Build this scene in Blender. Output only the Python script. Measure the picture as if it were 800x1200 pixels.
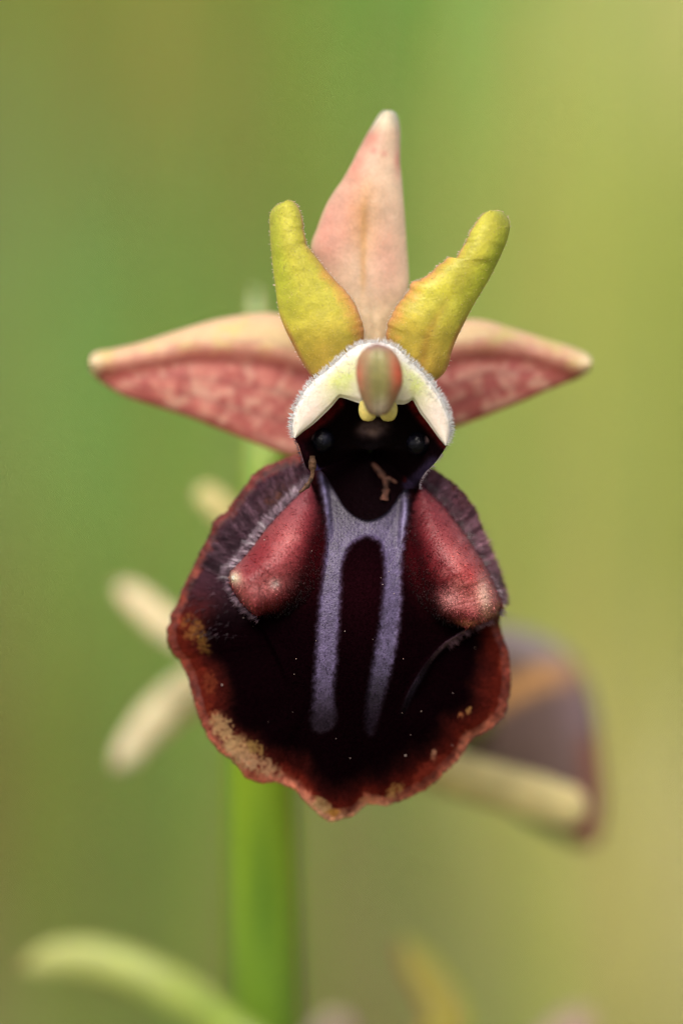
import bpy, math, random
import numpy as np

random.seed(7)
rng = np.random.default_rng(7)
for o in list(bpy.data.objects):
    bpy.data.objects.remove(o)
scene = bpy.context.scene

# ------------------------------------------------------------------ camera, sky, sun, exposure
S = 0.0325e-3                 # metres for one photograph pixel in the plane of sharp focus (the lip is 13 mm wide)
D = 0.22                      # lens to flower
DPX = D / S
PITCH = math.radians(12.0)
FWD = np.array([0.0, math.cos(PITCH), -math.sin(PITCH)])
UP = np.array([0.0, math.sin(PITCH), math.cos(PITCH)])
RIGHT = np.array([1.0, 0.0, 0.0])
FOCUS = np.array([0.0, 0.0, 0.165])

cam = bpy.data.cameras.new("camera")
cam_o = bpy.data.objects.new("camera", cam)
scene.collection.objects.link(cam_o)
cam_o.location = FOCUS - FWD * D
cam_o.rotation_euler = (math.pi / 2 - PITCH, 0, 0)
cam.sensor_fit = 'VERTICAL'
cam.sensor_height = 36.0
cam.lens = 36.0 * D / (1200 * S)
cam.clip_start = 0.01
cam.clip_end = 400.0
cam.dof.use_dof = True
cam.dof.focus_distance = D - 12 * S
cam.dof.aperture_fstop = cam.lens / 16.0
scene.camera = cam_o

SUN_EL, SUN_AZ = math.radians(52), math.radians(200)   # behind the camera, a little to the left
world = bpy.data.worlds.new("World")
scene.world = world
world.use_nodes = True
wn = world.node_tree
bg = wn.nodes["Background"]
sky = wn.nodes.new("ShaderNodeTexSky")
sky.sky_type = 'NISHITA'
sky.sun_disc = False
sky.sun_elevation = SUN_EL
sky.sun_rotation = SUN_AZ
sky.air_density = 0.7
sky.dust_density = 6.0
sky.ozone_density = 0.6
wn.links.new(sky.outputs[0], bg.inputs[0])
bg.inputs[1].default_value = 0.11

sun = bpy.data.lights.new("sun", 'SUN')
sun.energy = 1.5
sun.angle = math.radians(28)
sun.color = (1.0, 0.96, 0.9)
sun_o = bpy.data.objects.new("sun", sun)
scene.collection.objects.link(sun_o)
sd = np.array([math.sin(SUN_AZ) * math.cos(SUN_EL), math.cos(SUN_AZ) * math.cos(SUN_EL), math.sin(SUN_EL)])
from mathutils import Vector
sun_o.rotation_euler = Vector(-sd).to_track_quat('-Z', 'Y').to_euler()

scene.view_settings.view_transform = 'Standard'
scene.view_settings.look = 'None'
scene.view_settings.exposure = 0.5
scene.view_settings.gamma = 1.0
scene.view_settings.use_curve_mapping = False
scene.render.engine = 'CYCLES'
scene.cycles.use_denoising = True
scene.cycles.max_bounces = 8
scene.cycles.filter_width = 1.2 if hasattr(scene.cycles, "filter_width") else 1.5

# ------------------------------------------------------------------ helpers
def lin(c):
    c = np.clip(np.asarray(c, float) / 255.0, 0, 1)
    return np.where(c <= 0.04045, c / 12.92, ((c + 0.055) / 1.055) ** 2.4)

def sm(a, b, x):
    t = np.clip((x - a) / (b - a), 0, 1)
    return t * t * (3 - 2 * t)

def W(x, y, h):
    """photograph pixel plus height towards the camera (in pixels) -> world metres"""
    x, y, h = np.broadcast_arrays(np.asarray(x, float), np.asarray(y, float), np.asarray(h, float))
    k = 1 - h / DPX
    return (FOCUS + ((x - 400) * S * k)[..., None] * RIGHT + ((600 - y) * S * k)[..., None] * UP
            - (h * S)[..., None] * FWD)

def vec(dx, dy, dh):
    dx, dy, dh = np.broadcast_arrays(np.asarray(dx, float), np.asarray(dy, float), np.asarray(dh, float))
    return (dx[..., None] * RIGHT - dy[..., None] * UP - dh[..., None] * FWD) * S

def _h(ix, iy, seed):
    v = np.sin(ix * 127.1 + iy * 311.7 + seed * 74.7) * 43758.5453
    return v - np.floor(v)

def vn(x, y, sc, seed=0):
    x = np.asarray(x, float) / sc; y = np.asarray(y, float) / sc
    ix, iy = np.floor(x), np.floor(y)
    fx, fy = x - ix, y - iy
    fx = fx * fx * (3 - 2 * fx); fy = fy * fy * (3 - 2 * fy)
    a = _h(ix, iy, seed); b = _h(ix + 1, iy, seed); c = _h(ix, iy + 1, seed); d = _h(ix + 1, iy + 1, seed)
    return (a * (1 - fx) + b * fx) * (1 - fy) + (c * (1 - fx) + d * fx) * fy

def fbm(x, y, sc, seed=0, n=3):
    s = 0; a = 1; t = 0
    for i in range(n):
        s = s + a * vn(x, y, sc / 2 ** i, seed + i * 13); t += a; a *= 0.5
    return s / t

def catmull(pts, n, closed=False):
    """smooth resampling through pts, n points at equal arc length"""
    p = np.asarray(pts, float)
    if closed:
        q = np.vstack([p[-1], p, p[0], p[1]])
    else:
        q = np.vstack([2 * p[0] - p[1], p, 2 * p[-1] - p[-2]])
    out = []
    for i in range(len(q) - 3):
        a, b, c, d = q[i:i + 4]
        t = np.linspace(0, 1, 16, endpoint=False)[:, None]
        out.append(0.5 * (2 * b + (c - a) * t + (2 * a - 5 * b + 4 * c - d) * t ** 2 + (3 * b - a - 3 * c + d) * t ** 3))
    out = np.vstack(out + [q[-2][None]])
    L = np.concatenate([[0], np.cumsum(np.linalg.norm(np.diff(out, axis=0), axis=1))])
    s = np.linspace(0, L[-1], n + (1 if closed else 0))
    r = np.stack([np.interp(s, L, out[:, k]) for k in range(out.shape[1])], 1)
    return r[:-1] if closed else r

def dist_poly(x, y, pts, closed=False):
    p = np.asarray(pts, float)
    if closed: p = np.vstack([p, p[0]])
    best = np.full(np.shape(x), 1e9)
    for a, b in zip(p[:-1], p[1:]):
        dx, dy = b - a
        L = dx * dx + dy * dy + 1e-9
        t = np.clip(((x - a[0]) * dx + (y - a[1]) * dy) / L, 0, 1)
        best = np.minimum(best, np.hypot(x - a[0] - t * dx, y - a[1] - t * dy))
    return best

def inside(x, y, pts):
    p = np.asarray(pts, float)
    res = np.zeros(np.shape(x), bool)
    j = len(p) - 1
    for i in range(len(p)):
        xi, yi = p[i]; xj, yj = p[j]
        if yi != yj:
            c = ((yi > y) != (yj > y)) & (x < (xj - xi) * (y - yi) / (yj - yi) + xi)
            res ^= c
        j = i
    return res

def sdf(x, y, pts):
    """positive inside"""
    d = dist_poly(x, y, pts, True)
    return np.where(inside(x, y, pts), d, -d)

def mixc(c, col, w):
    return c * (1 - w[:, None]) + np.asarray(col, float) * w[:, None]

def blob(x, y, cx, cy, rx, ry=None, ang=0):
    ry = ry or rx
    a = math.radians(ang)
    dx, dy = x - cx, y - cy
    u = dx * math.cos(a) + dy * math.sin(a); v = -dx * math.sin(a) + dy * math.cos(a)
    return np.exp(-((u / rx) ** 2 + (v / ry) ** 2))

BASE = np.array([0.0, 0.0, 0.0])     # the plant's foot, set once the stem is known

def mesh_obj(name, verts, faces, mat, parent=None, cols=None, normals=None, smooth=True, gloss=None):
    """verts world metres (n,3); faces (m,3|4) array; cols sRGB 0..255 (n,3)"""
    verts = np.asarray(verts, float)
    faces = np.asarray(faces)
    used = np.unique(faces)
    if len(used) < len(verts):
        remap = np.full(len(verts), -1); remap[used] = np.arange(len(used))
        faces = remap[faces]; verts = verts[used]
        if cols is not None: cols = cols[used]
        if gloss is not None: gloss = gloss[used]
        if normals is not None: normals = normals[used]
    if parent is not None: verts = verts - BASE
    me = bpy.data.meshes.new(name)
    k = faces.shape[1]
    me.vertices.add(len(verts)); me.vertices.foreach_set("co", verts.astype(np.float32).ravel())
    me.loops.add(faces.size); me.loops.foreach_set("vertex_index", faces.astype(np.int32).ravel())
    me.polygons.add(len(faces))
    me.polygons.foreach_set("loop_start", np.arange(0, faces.size, k, dtype=np.int32))
    me.polygons.foreach_set("loop_total", np.full(len(faces), k, dtype=np.int32))
    me.update(calc_edges=True)
    me.validate()
    me.polygons.foreach_set("use_smooth", np.full(len(me.polygons), smooth))
    if cols is not None:
        a = me.color_attributes.new("Col", 'FLOAT_COLOR', 'POINT')
        rgba = np.ones((len(verts), 4), np.float32); rgba[:, :3] = lin(cols)
        if gloss is not None: rgba[:, 3] = gloss
        a.data.foreach_set("color", rgba.ravel())
    if normals is not None:
        me.normals_split_custom_set_from_vertices([tuple(n) for n in normals])
    me.materials.append(mat)
    o = bpy.data.objects.new(name, me)
    scene.collection.objects.link(o)
    if parent is not None: o.parent = parent
    return o

def vnormals(v, f):
    n = np.zeros_like(v)
    a = v[f[:, 0]]; b = v[f[:, 1]]; c = v[f[:, 2]]
    d = v[f[:, 3]] if f.shape[1] == 4 else c
    fn = np.cross(c - a, d - b) if f.shape[1] == 4 else np.cross(b - a, c - a)
    for k in range(f.shape[1]): np.add.at(n, f[:, k], fn)
    return n / (np.linalg.norm(n, axis=1, keepdims=True) + 1e-20)

def material(name, rough=0.5, spec=0.3, sheen=0.0, sheen_tint=(1, 1, 1), sss=0.0, sss_mm=(0.5, 0.25, 0.15), bump=0.0, grain=2.5,
             speck=0.0, speck_px=2.0, coat=0.0, transl=0.0, tint=None, gloss_attr=False):
    """plant tissue: pigment from the Col attribute, cell grain and relief from noise. Lengths are in photograph pixels."""
    m = bpy.data.materials.new(name); m.use_nodes = True
    t = m.node_tree; N = t.nodes; L = t.links
    b = N["Principled BSDF"]
    if tint is None:
        at = N.new("ShaderNodeAttribute"); at.attribute_name = "Col"; colour = at.outputs["Color"]
    else:
        rg = N.new("ShaderNodeRGB"); rg.outputs[0].default_value = (*lin(tint), 1); colour = rg.outputs[0]
    tc = N.new("ShaderNodeTexCoord")
    if speck > 0:
        nz = N.new("ShaderNodeTexNoise"); nz.inputs["Scale"].default_value = 1 / (speck_px * S); nz.inputs["Detail"].default_value = 2
        L.new(tc.outputs["Object"], nz.inputs["Vector"])
        mr = N.new("ShaderNodeMapRange"); mr.inputs["From Min"].default_value = 0.3; mr.inputs["From Max"].default_value = 0.7
        mr.inputs["To Min"].default_value = 1 - speck; mr.inputs["To Max"].default_value = 1 + speck
        L.new(nz.outputs["Fac"], mr.inputs["Value"])
        vm = N.new("ShaderNodeVectorMath"); vm.operation = 'SCALE'
        L.new(colour, vm.inputs[0]); L.new(mr.outputs[0], vm.inputs["Scale"]); colour = vm.outputs[0]
    L.new(colour, b.inputs["Base Color"])
    b.inputs["Roughness"].default_value = rough
    b.inputs["Specular IOR Level"].default_value = spec
    if gloss_attr:                                         # wet-looking skin dulls into the velvet around it
        gm_ = N.new("ShaderNodeMath"); gm_.operation = 'MULTIPLY'; gm_.inputs[1].default_value = spec
        L.new(at.outputs["Alpha"], gm_.inputs[0]); L.new(gm_.outputs[0], b.inputs["Specular IOR Level"])
    b.inputs["Sheen Weight"].default_value = sheen
    b.inputs["Sheen Roughness"].default_value = 0.45
    b.inputs["Sheen Tint"].default_value = (*sheen_tint, 1)
    b.inputs["Coat Weight"].default_value = coat
    b.inputs["Coat Roughness"].default_value = 0.12
    if sss > 0:
        b.inputs["Subsurface Weight"].default_value = sss
        b.inputs["Subsurface Radius"].default_value = sss_mm
        b.inputs["Subsurface Scale"].default_value = 0.001
    if bump > 0:
        nb = N.new("ShaderNodeTexNoise"); nb.inputs["Scale"].default_value = 1 / (grain * S); nb.inputs["Detail"].default_value = 3
        L.new(tc.outputs["Object"], nb.inputs["Vector"])
        bp = N.new("ShaderNodeBump"); bp.inputs["Strength"].default_value = 1.0; bp.inputs["Distance"].default_value = bump * S
        L.new(nb.outputs["Fac"], bp.inputs["Height"]); L.new(bp.outputs[0], b.inputs["Normal"])
    if transl > 0:
        tr = N.new("ShaderNodeBsdfTranslucent"); L.new(colour, tr.inputs["Color"])
        mx = N.new("ShaderNodeMixShader"); mx.inputs[0].default_value = transl
        L.new(b.outputs[0], mx.inputs[1]); L.new(tr.outputs[0], mx.inputs[2])
        L.new(mx.outputs[0], N["Material Output"].inputs["Surface"])
    return m

M = {
    'velvet': material('dark_velvet', 0.8, 0.004, 0.0, (0.6, 0.3, 0.5), bump=1.2, grain=3, speck=0.35, speck_px=3),
    'speculum': material('speculum_skin', 0.36, 0.3, 0.0, bump=0.9, grain=2.6, speck=0.22, speck_px=2.4, gloss_attr=True),
    'swelling': material('swelling_skin', 0.42, 0.4, 0.0, bump=1.1, grain=2.6, speck=0.18, speck_px=2.4, gloss_attr=True),
    'margin': material('lip_margin', 0.55, 0.25, 0.1, sss=0.1, sss_mm=(0.2, 0.1, 0.08), bump=1.6, grain=4, speck=0.25, speck_px=4),
    'throat': material('throat_skin', 0.4, 0.03, 0.0, bump=0.8, grain=4, speck=0.3, speck_px=4),
    'hood': material('hood_skin', 0.6, 0.25, 0.15, sss=0.4, sss_mm=(0.4, 0.3, 0.22), bump=0.8, grain=3),
    'sepal': material('sepal_skin', 0.5, 0.3, 0.1, sss=0.3, sss_mm=(0.5, 0.25, 0.18), bump=0.8, grain=3.2, speck=0.08, speck_px=3, transl=0.08),
    'petal': material('petal_skin', 0.42, 0.38, 0.05, sss=0.35, sss_mm=(0.4, 0.4, 0.1), bump=0.7, grain=3, speck=0.07, speck_px=2.6, transl=0.14),
    'anther': material('anther_skin', 0.42, 0.35, 0.0, sss=0.3, sss_mm=(0.4, 0.2, 0.12), bump=0.5, grain=4, speck=0.1, speck_px=5),
    'eye': material('glossy_eye', 0.22, 0.14, 0.0, bump=1.2, grain=5, speck=0.2, speck_px=5),
    'hair': material('plant_hair', 0.4, 0.4, 0.0, transl=0.42),
    'pile': material('velvet_hair', 0.8, 0.005, 0.0),
    'dry': material('dry_tissue', 0.6, 0.25, 0.0, bump=2.0, grain=5, speck=0.35, speck_px=5),
    'green': material('green_tissue', 0.45, 0.35, 0.0, sss=0.25, sss_mm=(0.4, 0.5, 0.1), bump=1.0, grain=8, speck=0.1, speck_px=12, transl=0.1),
    'dust': material('pollen_grain', 0.6, 0.4, 0.0),
    'meadow': material('grass_blade', 0.55, 0.25, 0.0, transl=0.3),
}

def grid_faces(nu, nv, wrap=False):
    i = np.arange(nu - (0 if wrap else 1))[:, None]; j = np.arange(nv - 1)[None, :]
    i2 = (i + 1) % nu
    a = i * nv + j; b = i2 * nv + j; c = i2 * nv + j + 1; d = i * nv + j + 1
    return np.stack([a, b, c, d], -1).reshape(-1, 4)

def strip(name, left, right, hfun, cfun, mat, parent, nu=180, nv=70, thick=6.0):
    """a leaf-like body between two edge curves: front skin with height hfun(x,y,u,v), back skin thick px behind, edges joined"""
    Lc, Rc = catmull(left, nu), catmull(right, nu)
    v = (1 - np.cos(np.linspace(0, math.pi, nv))) / 2
    u = np.linspace(0, 1, nu)
    P = Lc[:, None] * (1 - v)[None, :, None] + Rc[:, None] * v[None, :, None]
    X, Y = P[..., 0], P[..., 1]
    U, V = np.meshgrid(u, v, indexing='ij')
    e = 1 - (2 * V - 1) ** 2
    Hf = hfun(X, Y, U, V)
    Hb = Hf - thick * np.sqrt(np.clip(e, 0, 1)) * np.sqrt(np.clip(np.minimum(1, 12 * np.minimum(U + 0.002, 1.002 - U)), 0, 1))
    c = cfun(X.ravel(), Y.ravel(), U.ravel(), V.ravel())
    n = nu * nv
    verts = np.vstack([W(X.ravel(), Y.ravel(), Hf.ravel()), W(X.ravel(), Y.ravel(), Hb.ravel())])
    f = grid_faces(nu, nv)
    ff = np.vstack([f[:, ::-1], f + n])
    # the two long edges share position with the back skin; close the two short ends
    ends = []
    for i in (0, nu - 1):
        j = np.arange(nv - 1); a = i * nv + j
        q = np.stack([a, a + 1, a + 1 + n, a + n], 1)
        ends.append(q if i == 0 else q[:, ::-1])
    ff = np.vstack([ff] + ends)
    # orientation: front normals must face the camera
    nn = vnormals(verts, ff)
    if np.mean(nn[:n] @ FWD) > 0: ff = ff[:, ::-1]
    o = mesh_obj(name, verts, ff, mat, parent, np.vstack([c, c]))
    return o, (X, Y, Hf)

def hairs(name, root, direc, length, width, cols, parent, bend=None, mat=None):
    """tapered three-sided hairs. root (n,3) world, direc (n,3) unit, length/width px, cols (n,3) sRGB"""
    n = len(root)
    length = np.broadcast_to(np.asarray(length, float), n)[:, None] * S
    width = np.broadcast_to(np.asarray(width, float), n)[:, None] * S * 0.5
    d = direc / (np.linalg.norm(direc, axis=1, keepdims=True) + 1e-12)
    if bend is None: bend = np.zeros((n, 3))
    r = rng.normal(size=(n, 3)); a = np.cross(d, r); a /= np.linalg.norm(a, axis=1, keepdims=True) + 1e-12
    b = np.cross(d, a)
    mid = root + d * length * 0.55 + bend * length * 0.12
    tip = root + d * length + bend * length * 0.5
    vs = []
    for c, w in ((root, 1.0), (mid, 0.75)):
        for k in range(3):
            t = 2 * math.pi * k / 3
            vs.append(c + (a * math.cos(t) + b * math.sin(t)) * width * w)
    vs.append(tip)
    V = np.stack(vs, 1).reshape(-1, 3)
    base = (np.arange(n) * 7)[:, None]
    tri = []
    for k in range(3):
        k2 = (k + 1) % 3
        tri += [(k, k2, 3 + k2), (k, 3 + k2, 3 + k), (3 + k, 3 + k2, 6)]
    F = np.concatenate([base + np.array(t)[None] for t in tri], 0)
    C = np.repeat(cols, 7, axis=0)
    o = mesh_obj(name, V, F, mat or M['hair'], parent, C)
    o["kind"] = "stuff"
    return o

def tube(name, path, radii, cfun, mat, parent, nseg=40, ridge=None):
    """path (n,3) world, radii (n,) metres; pointed or capped ends"""
    path = np.asarray(path, float); n = len(path)
    T = np.gradient(path, axis=0); T /= np.linalg.norm(T, axis=1, keepdims=True)
    ref = FWD
    A = np.cross(T, ref); A /= np.linalg.norm(A, axis=1, keepdims=True)
    B = np.cross(T, A)
    th = np.linspace(0, 2 * math.pi, nseg, endpoint=False)
    rr = np.ones(nseg) if ridge is None else ridge(th)
    rad = np.asarray(radii)
    if rad.ndim == 1: rad = np.stack([rad, rad], 1)
    V = path[:, None] + A[:, None] * (np.cos(th) * rr)[None, :, None] * rad[:, 0, None, None] + B[:, None] * (np.sin(th) * rr)[None, :, None] * rad[:, 1, None, None]
    f = grid_faces(nseg, n, wrap=True)
    V2 = np.swapaxes(V, 0, 1).reshape(-1, 3)       # index = seg*n + ring
    U = np.tile(np.linspace(0, 1, n), nseg); TH = np.repeat(th, n)
    C = cfun(U, TH)
    V2 = np.vstack([V2, path[0], path[-1]])
    C = np.vstack([C, C[0], C[n - 1]])
    caps = []
    for s in range(nseg):
        s2 = (s + 1) % nseg
        caps.append((s * n, nseg * n, nseg * n, s2 * n)); caps.append((s * n + n - 1, s2 * n + n - 1, nseg * n + 1, nseg * n + 1))
    tri = np.vstack([f[:, [0, 1, 2]], f[:, [0, 2, 3]], np.array([(a, b, d) for a, b, c, d in caps[0::2]]), np.array([(a, b, c) for a, b, c, d in caps[1::2]])])
    return mesh_obj(name, V2, tri, mat, parent, C)

# ------------------------------------------------------------------ ground and meadow
def ground_point(px, py):
    """where the ray through a pixel meets the ground"""
    p0 = FOCUS - FWD * D
    p1 = W(px, py, 0.0)
    d = p1 - p0
    return p0 + d * (p0[2] / -d[2])

gm = bpy.data.materials.new("meadow_soil"); gm.use_nodes = True
t = gm.node_tree
nz = t.nodes.new("ShaderNodeTexNoise"); nz.inputs["Scale"].default_value = 9; nz.inputs["Detail"].default_value = 8
rp = t.nodes.new("ShaderNodeValToRGB")
rp.color_ramp.elements[0].position = 0.3; rp.color_ramp.elements[0].color = (*lin((96, 84, 50)), 1)
rp.color_ramp.elements[1].position = 0.7; rp.color_ramp.elements[1].color = (*lin((112, 120, 58)), 1)
tc = t.nodes.new("ShaderNodeTexCoord")
t.links.new(tc.outputs["Object"], nz.inputs["Vector"]); t.links.new(nz.outputs["Fac"], rp.inputs[0])
t.links.new(rp.outputs[0], t.nodes["Principled BSDF"].inputs["Base Color"])
t.nodes["Principled BSDF"].inputs["Roughness"].default_value = 0.95
gx = np.concatenate([[-90, -30, -10], np.linspace(-3, 3, 61), [10, 30, 90]])
gy = np.concatenate([[-90, -30, -10, -3], np.linspace(-1, 5, 61), [12, 30, 90]])
GX, GY = np.meshgrid(gx, gy, indexing='ij')
GZ = 0.012 * (fbm(GX * 100, GY * 100, 40, 3) - 0.75) * (np.abs(GX) < 4) * (np.abs(GY) < 6)
gv = np.stack([GX, GY, GZ - 0.004], -1).reshape(-1, 3)
go = mesh_obj("ground", gv, grid_faces(len(gx), len(gy)), gm)
go["kind"] = "structure"

# patches of greener and drier sward: pixel on the far ground -> colour
PATCH = [(30, 60, (112, 146, 50)), (190, 130, (164, 126, 54)), (170, 30, (150, 130, 56)), (60, 330, (134, 142, 78)), (390, 40, (118, 150, 56)), (555, 120, (84, 146, 44)),
         (700, 120, (176, 182, 110)), (785, 40, (190, 180, 112)), (540, 20, (84, 150, 44)), (650, 340, (152, 168, 72)), (760, 470, (142, 152, 54)), (280, 300, (136, 132, 58)),
         (140, 580, (108, 154, 66)), (40, 800, (136, 146, 72)), (230, 970, (102, 146, 56)), (50, 1030, (126, 116, 54)), (450, 1010, (136, 134, 78)),
         (590, 1080, (132, 112, 66)), (775, 1110, (200, 194, 128)), (760, 880, (134, 146, 58)), (420, 700, (124, 140, 64)), (640, 620, (134, 154, 70)),
         (-250, 300, (120, 138, 60)), (1050, 300, (150, 160, 70)), (-250, 900, (122, 130, 60)), (1050, 900, (150, 152, 70)), (400, -60, (124, 150, 60)), (400, 1350, (128, 126, 66))]
PG = np.array([ground_point(a, b)[:2] for a, b, c in PATCH]); PC = np.array([c for a, b, c in PATCH], float)
PC = PC.mean(0) + 1.5 * (PC - PC.mean(0))

def sward_colour(px, py):
    # weights in (x / distance, 1 / distance) so near and far patches have like footprints
    def key(a, b):
        d = b + D
        return np.stack([a / d, 0.206 / d], -1)
    k = key(px, py); pk = key(PG[:, 0], PG[:, 1])
    w = 1 / (((k[:, None] - pk[None]) ** 2).sum(-1) + 2e-5) ** 1.6
    return (w[..., None] * PC[None]).sum(1) / w.sum(1)[:, None]

nb = 26000
dist = 0.50 + 2.6 * rng.random(nb) ** 1.5
gx_ = (rng.random(nb) * 2 - 1) * (0.09 + 0.17 * dist)
gy_ = dist - D
col0 = sward_colour(gx_, gy_) * 1.14 + np.array([0, 4, 22]) + rng.normal(size=(nb, 1)) * 10 + rng.normal(size=(nb, 3)) * 5
ht = (0.012 + 0.03 * rng.random(nb)) * (0.6 + 0.5 * np.minimum(dist, 1.6))
wd = 0.0012 + 0.0022 * rng.random(nb)
ang = rng.random(nb) * 2 * math.pi
lean = rng.normal(size=(nb, 2)) * 0.45
side = np.stack([np.cos(ang), np.sin(ang), 0 * ang], 1)
root = np.stack([gx_, gy_, np.full(nb, -0.004)], 1)
vs = []
for f, w in ((0, 1.0), (0.4, 0.95), (0.75, 0.6)):
    c = root + np.stack([lean[:, 0] * ht * f ** 1.7, lean[:, 1] * ht * f ** 1.7, ht * f], 1)
    vs += [c - side * (wd * w)[:, None], c + side * (wd * w)[:, None]]
vs.append(root + np.stack([lean[:, 0] * ht, lean[:, 1] * ht, ht * 0.98], 1))
V = np.stack(vs, 1).reshape(-1, 3)
b0 = (np.arange(nb) * 7)[:, None]
F = np.concatenate([b0 + np.array(q)[None] for q in ((0, 1, 3), (0, 3, 2), (2, 3, 5), (2, 5, 4), (4, 5, 6))], 0)
mo = mesh_obj("meadow_grass", V, F, M['meadow'], None, np.repeat(col0, 7, axis=0))
mo["kind"] = "stuff"; mo["label"] = "soft blurred green and straw meadow grass behind the orchid"; mo["category"] = "grass"

# thin stalks between the orchid and the far sward: they melt into upright streaks
st_px = np.array([-60, 20, 95, 150, 215, 250, 330, 420, 505, 610, 660, 705, 740, 790, 850, 120, 580, 30, 470, 760])
st_h = -rng.uniform(6500, 14000, len(st_px))
st_c = [(118, 150, 52), (120, 150, 56), (150, 120, 58), (158, 128, 66), (96, 140, 50), (146, 118, 60), (120, 146, 56), (110, 150, 56), (84, 146, 46), (186, 176, 92),
        (192, 188, 112), (184, 182, 100), (160, 160, 60), (200, 186, 110), (150, 160, 70), (100, 150, 60), (140, 116, 70), (130, 120, 60), (132, 136, 80), (176, 172, 80)]
vs, fs, cs, off = [], [], [], 0
for px, h, c in zip(st_px, st_h, st_c):
    top = W(px + rng.normal() * 30, -rng.uniform(50, 500), h)
    foot = np.array([top[0] + rng.normal() * 0.012, top[1] + rng.normal() * 0.01, -0.004])
    k = np.linspace(0, 1, 24)[:, None]
    p = foot * (1 - k) + top * k + np.sin(k * 3.0) * np.array([[rng.normal() * 0.004, rng.normal() * 0.004, 0]])
    w = 0.0014 * (1.1 - 0.6 * k[:, 0]) * rng.uniform(0.7, 1.5)
    a = np.linspace(0, 2 * math.pi, 6, endpoint=False)
    V = p[None] + np.stack([np.cos(a), np.sin(a), 0 * a], 1)[:, None] * w[None, :, None]
    vs.append(V.reshape(-1, 3)); fs.append(grid_faces(6, 24, wrap=True) + off); off += 144
    cs.append(np.tile(np.clip(np.array(c, float) * 1.2 + 8, 0, 235), (144, 1)))
so = mesh_obj("tall_grass", np.vstack(vs), np.vstack(fs), M['meadow'], None, np.vstack(cs))
so["kind"] = "stuff"; so["label"] = "tall thin grass stalks blurred into upright green and straw streaks"; so["category"] = "grass"

def grass_plant(label, foot, blades):
    """foot (x, y) on the ground in metres; each blade is a folded, tapering leaf along world control points"""
    e = bpy.data.objects.new("grass_plant", None); scene.collection.objects.link(e)
    e.location = (foot[0], foot[1], 0); e["label"] = label; e["category"] = "grass plant"; e["group"] = "tall grasses behind the orchid"
    for pts, w, col in blades:
        p = catmull(np.vstack([[foot[0], foot[1], -0.004], pts]), 60)
        T = np.gradient(p, axis=0); T /= np.linalg.norm(T, axis=1, keepdims=True)
        A = np.cross(T, FWD); A /= np.linalg.norm(A, axis=1, keepdims=True); Bn = np.cross(T, A)
        u = np.linspace(0, 1, 60); ww = w * np.minimum(1, 4 * (1.001 - u)) * np.minimum(1, 0.5 + 3 * u)
        rows = [p + A * (k * ww)[:, None] + Bn * ((abs(k) - 0.5) * ww * 0.35)[:, None] for k in (-1, -0.5, 0, 0.5, 1)]
        V = np.stack(rows, 0).reshape(-1, 3); V[:, :2] -= np.array(foot)
        c = np.tile(np.array(col, float), (len(V), 1)) * (0.9 + 0.2 * vn(np.tile(u * 60, 5), 0 * V[:, 0], 6, 7))[:, None]
        o = mesh_obj("blade", V, grid_faces(5, 60), M['meadow'], None, c); o.parent = e
    return e
def at(px, py, h): return W(px, py, h)
gp = at(1350, 900, -4200)
grass_plant("tall broad-leaved green grass whose leaf droops behind the upright sepal", (gp[0], gp[1]), [
    ([at(1250, 100, -4300), at(980, -420, -4300), at(680, -330, -4200), at(565, -40, -4100), at(550, 290, -4000)], 0.0019, (70, 140, 36)),
    ([at(1400, 300, -4500), at(1480, -200, -4700), at(1560, -320, -4900), at(1650, -150, -5000)], 0.0016, (96, 150, 56))])
# ------------------------------------------------------------------ the orchid
DEPTH_STEM = -590.0
anchor = W(312, 1050, DEPTH_STEM)
BASE = np.array([anchor[0] + 0.002, anchor[1] + 0.0, -0.003])
orchid = bpy.data.objects.new("orchid", None)
scene.collection.objects.link(orchid)
orchid.location = BASE
orchid.empty_display_size = 0.01
orchid["label"] = "dark maroon bee-like orchid with yellow petals, pink sepals and green stem"
orchid["category"] = "orchid"

# ---- lip
LIP = [(352, 534), (340, 537), (325, 541), (313, 546), (301, 553), (293, 562), (285, 573), (277, 583), (269, 593), (265, 601), (257, 605), (250, 612),
       (247, 622), (243, 632), (236, 645), (228, 662), (222, 676), (215, 690), (208, 708), (202, 720), (198, 735), (197, 750), (202, 764), (211, 774),
       (217, 785), (222, 797), (225, 812), (231, 832), (236, 845), (243, 861), (252, 873), (262, 883), (274, 893), (282, 903), (288, 911), (297, 914),
       (308, 917), (320, 916), (335, 920), (347, 925), (354, 934), (366, 946), (378, 958), (385, 962), (395, 961), (408, 957), (416, 953), (424, 945),
       (431, 942), (441, 942), (452, 943), (464, 940), (478, 934), (495, 926), (510, 915), (522, 903), (533, 893), (541, 883), (545, 875), (550, 867),
       (558, 862), (569, 856), (580, 848), (590, 838), (594, 825), (597, 805), (597, 786), (595, 766), (590, 750), (584, 732), (587, 718), (589, 706),
       (586, 690), (582, 672), (577, 652), (569, 630), (562, 612), (559, 601), (556, 595), (550, 588), (541, 577), (530, 565), (518, 557), (508, 552),
       (470, 538), (430, 532), (390, 530)]
CX, CY = 402.0, 742.0
RIDGE_L = [(364, 566), (348, 582), (330, 600), (312, 620), (297, 640), (283, 657), (270, 670), (268, 678), (272, 690), (281, 704), (291, 715), (301, 722)]
INNER_L = [(301, 722), (330, 724), (356, 706), (374, 682), (382, 652), (384, 622), (378, 592), (364, 566)]
RIDGE_R = [(492, 568), (508, 582), (526, 602), (544, 626), (560, 650), (574, 674), (584, 694), (588, 708), (584, 720), (572, 728), (558, 734), (546, 737)]
INNER_R = [(546, 737), (520, 732), (494, 710), (478, 684), (472, 655), (473, 622), (479, 592), (492, 568)]
HUMP_L = RIDGE_L + INNER_L[1:-1]
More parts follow.
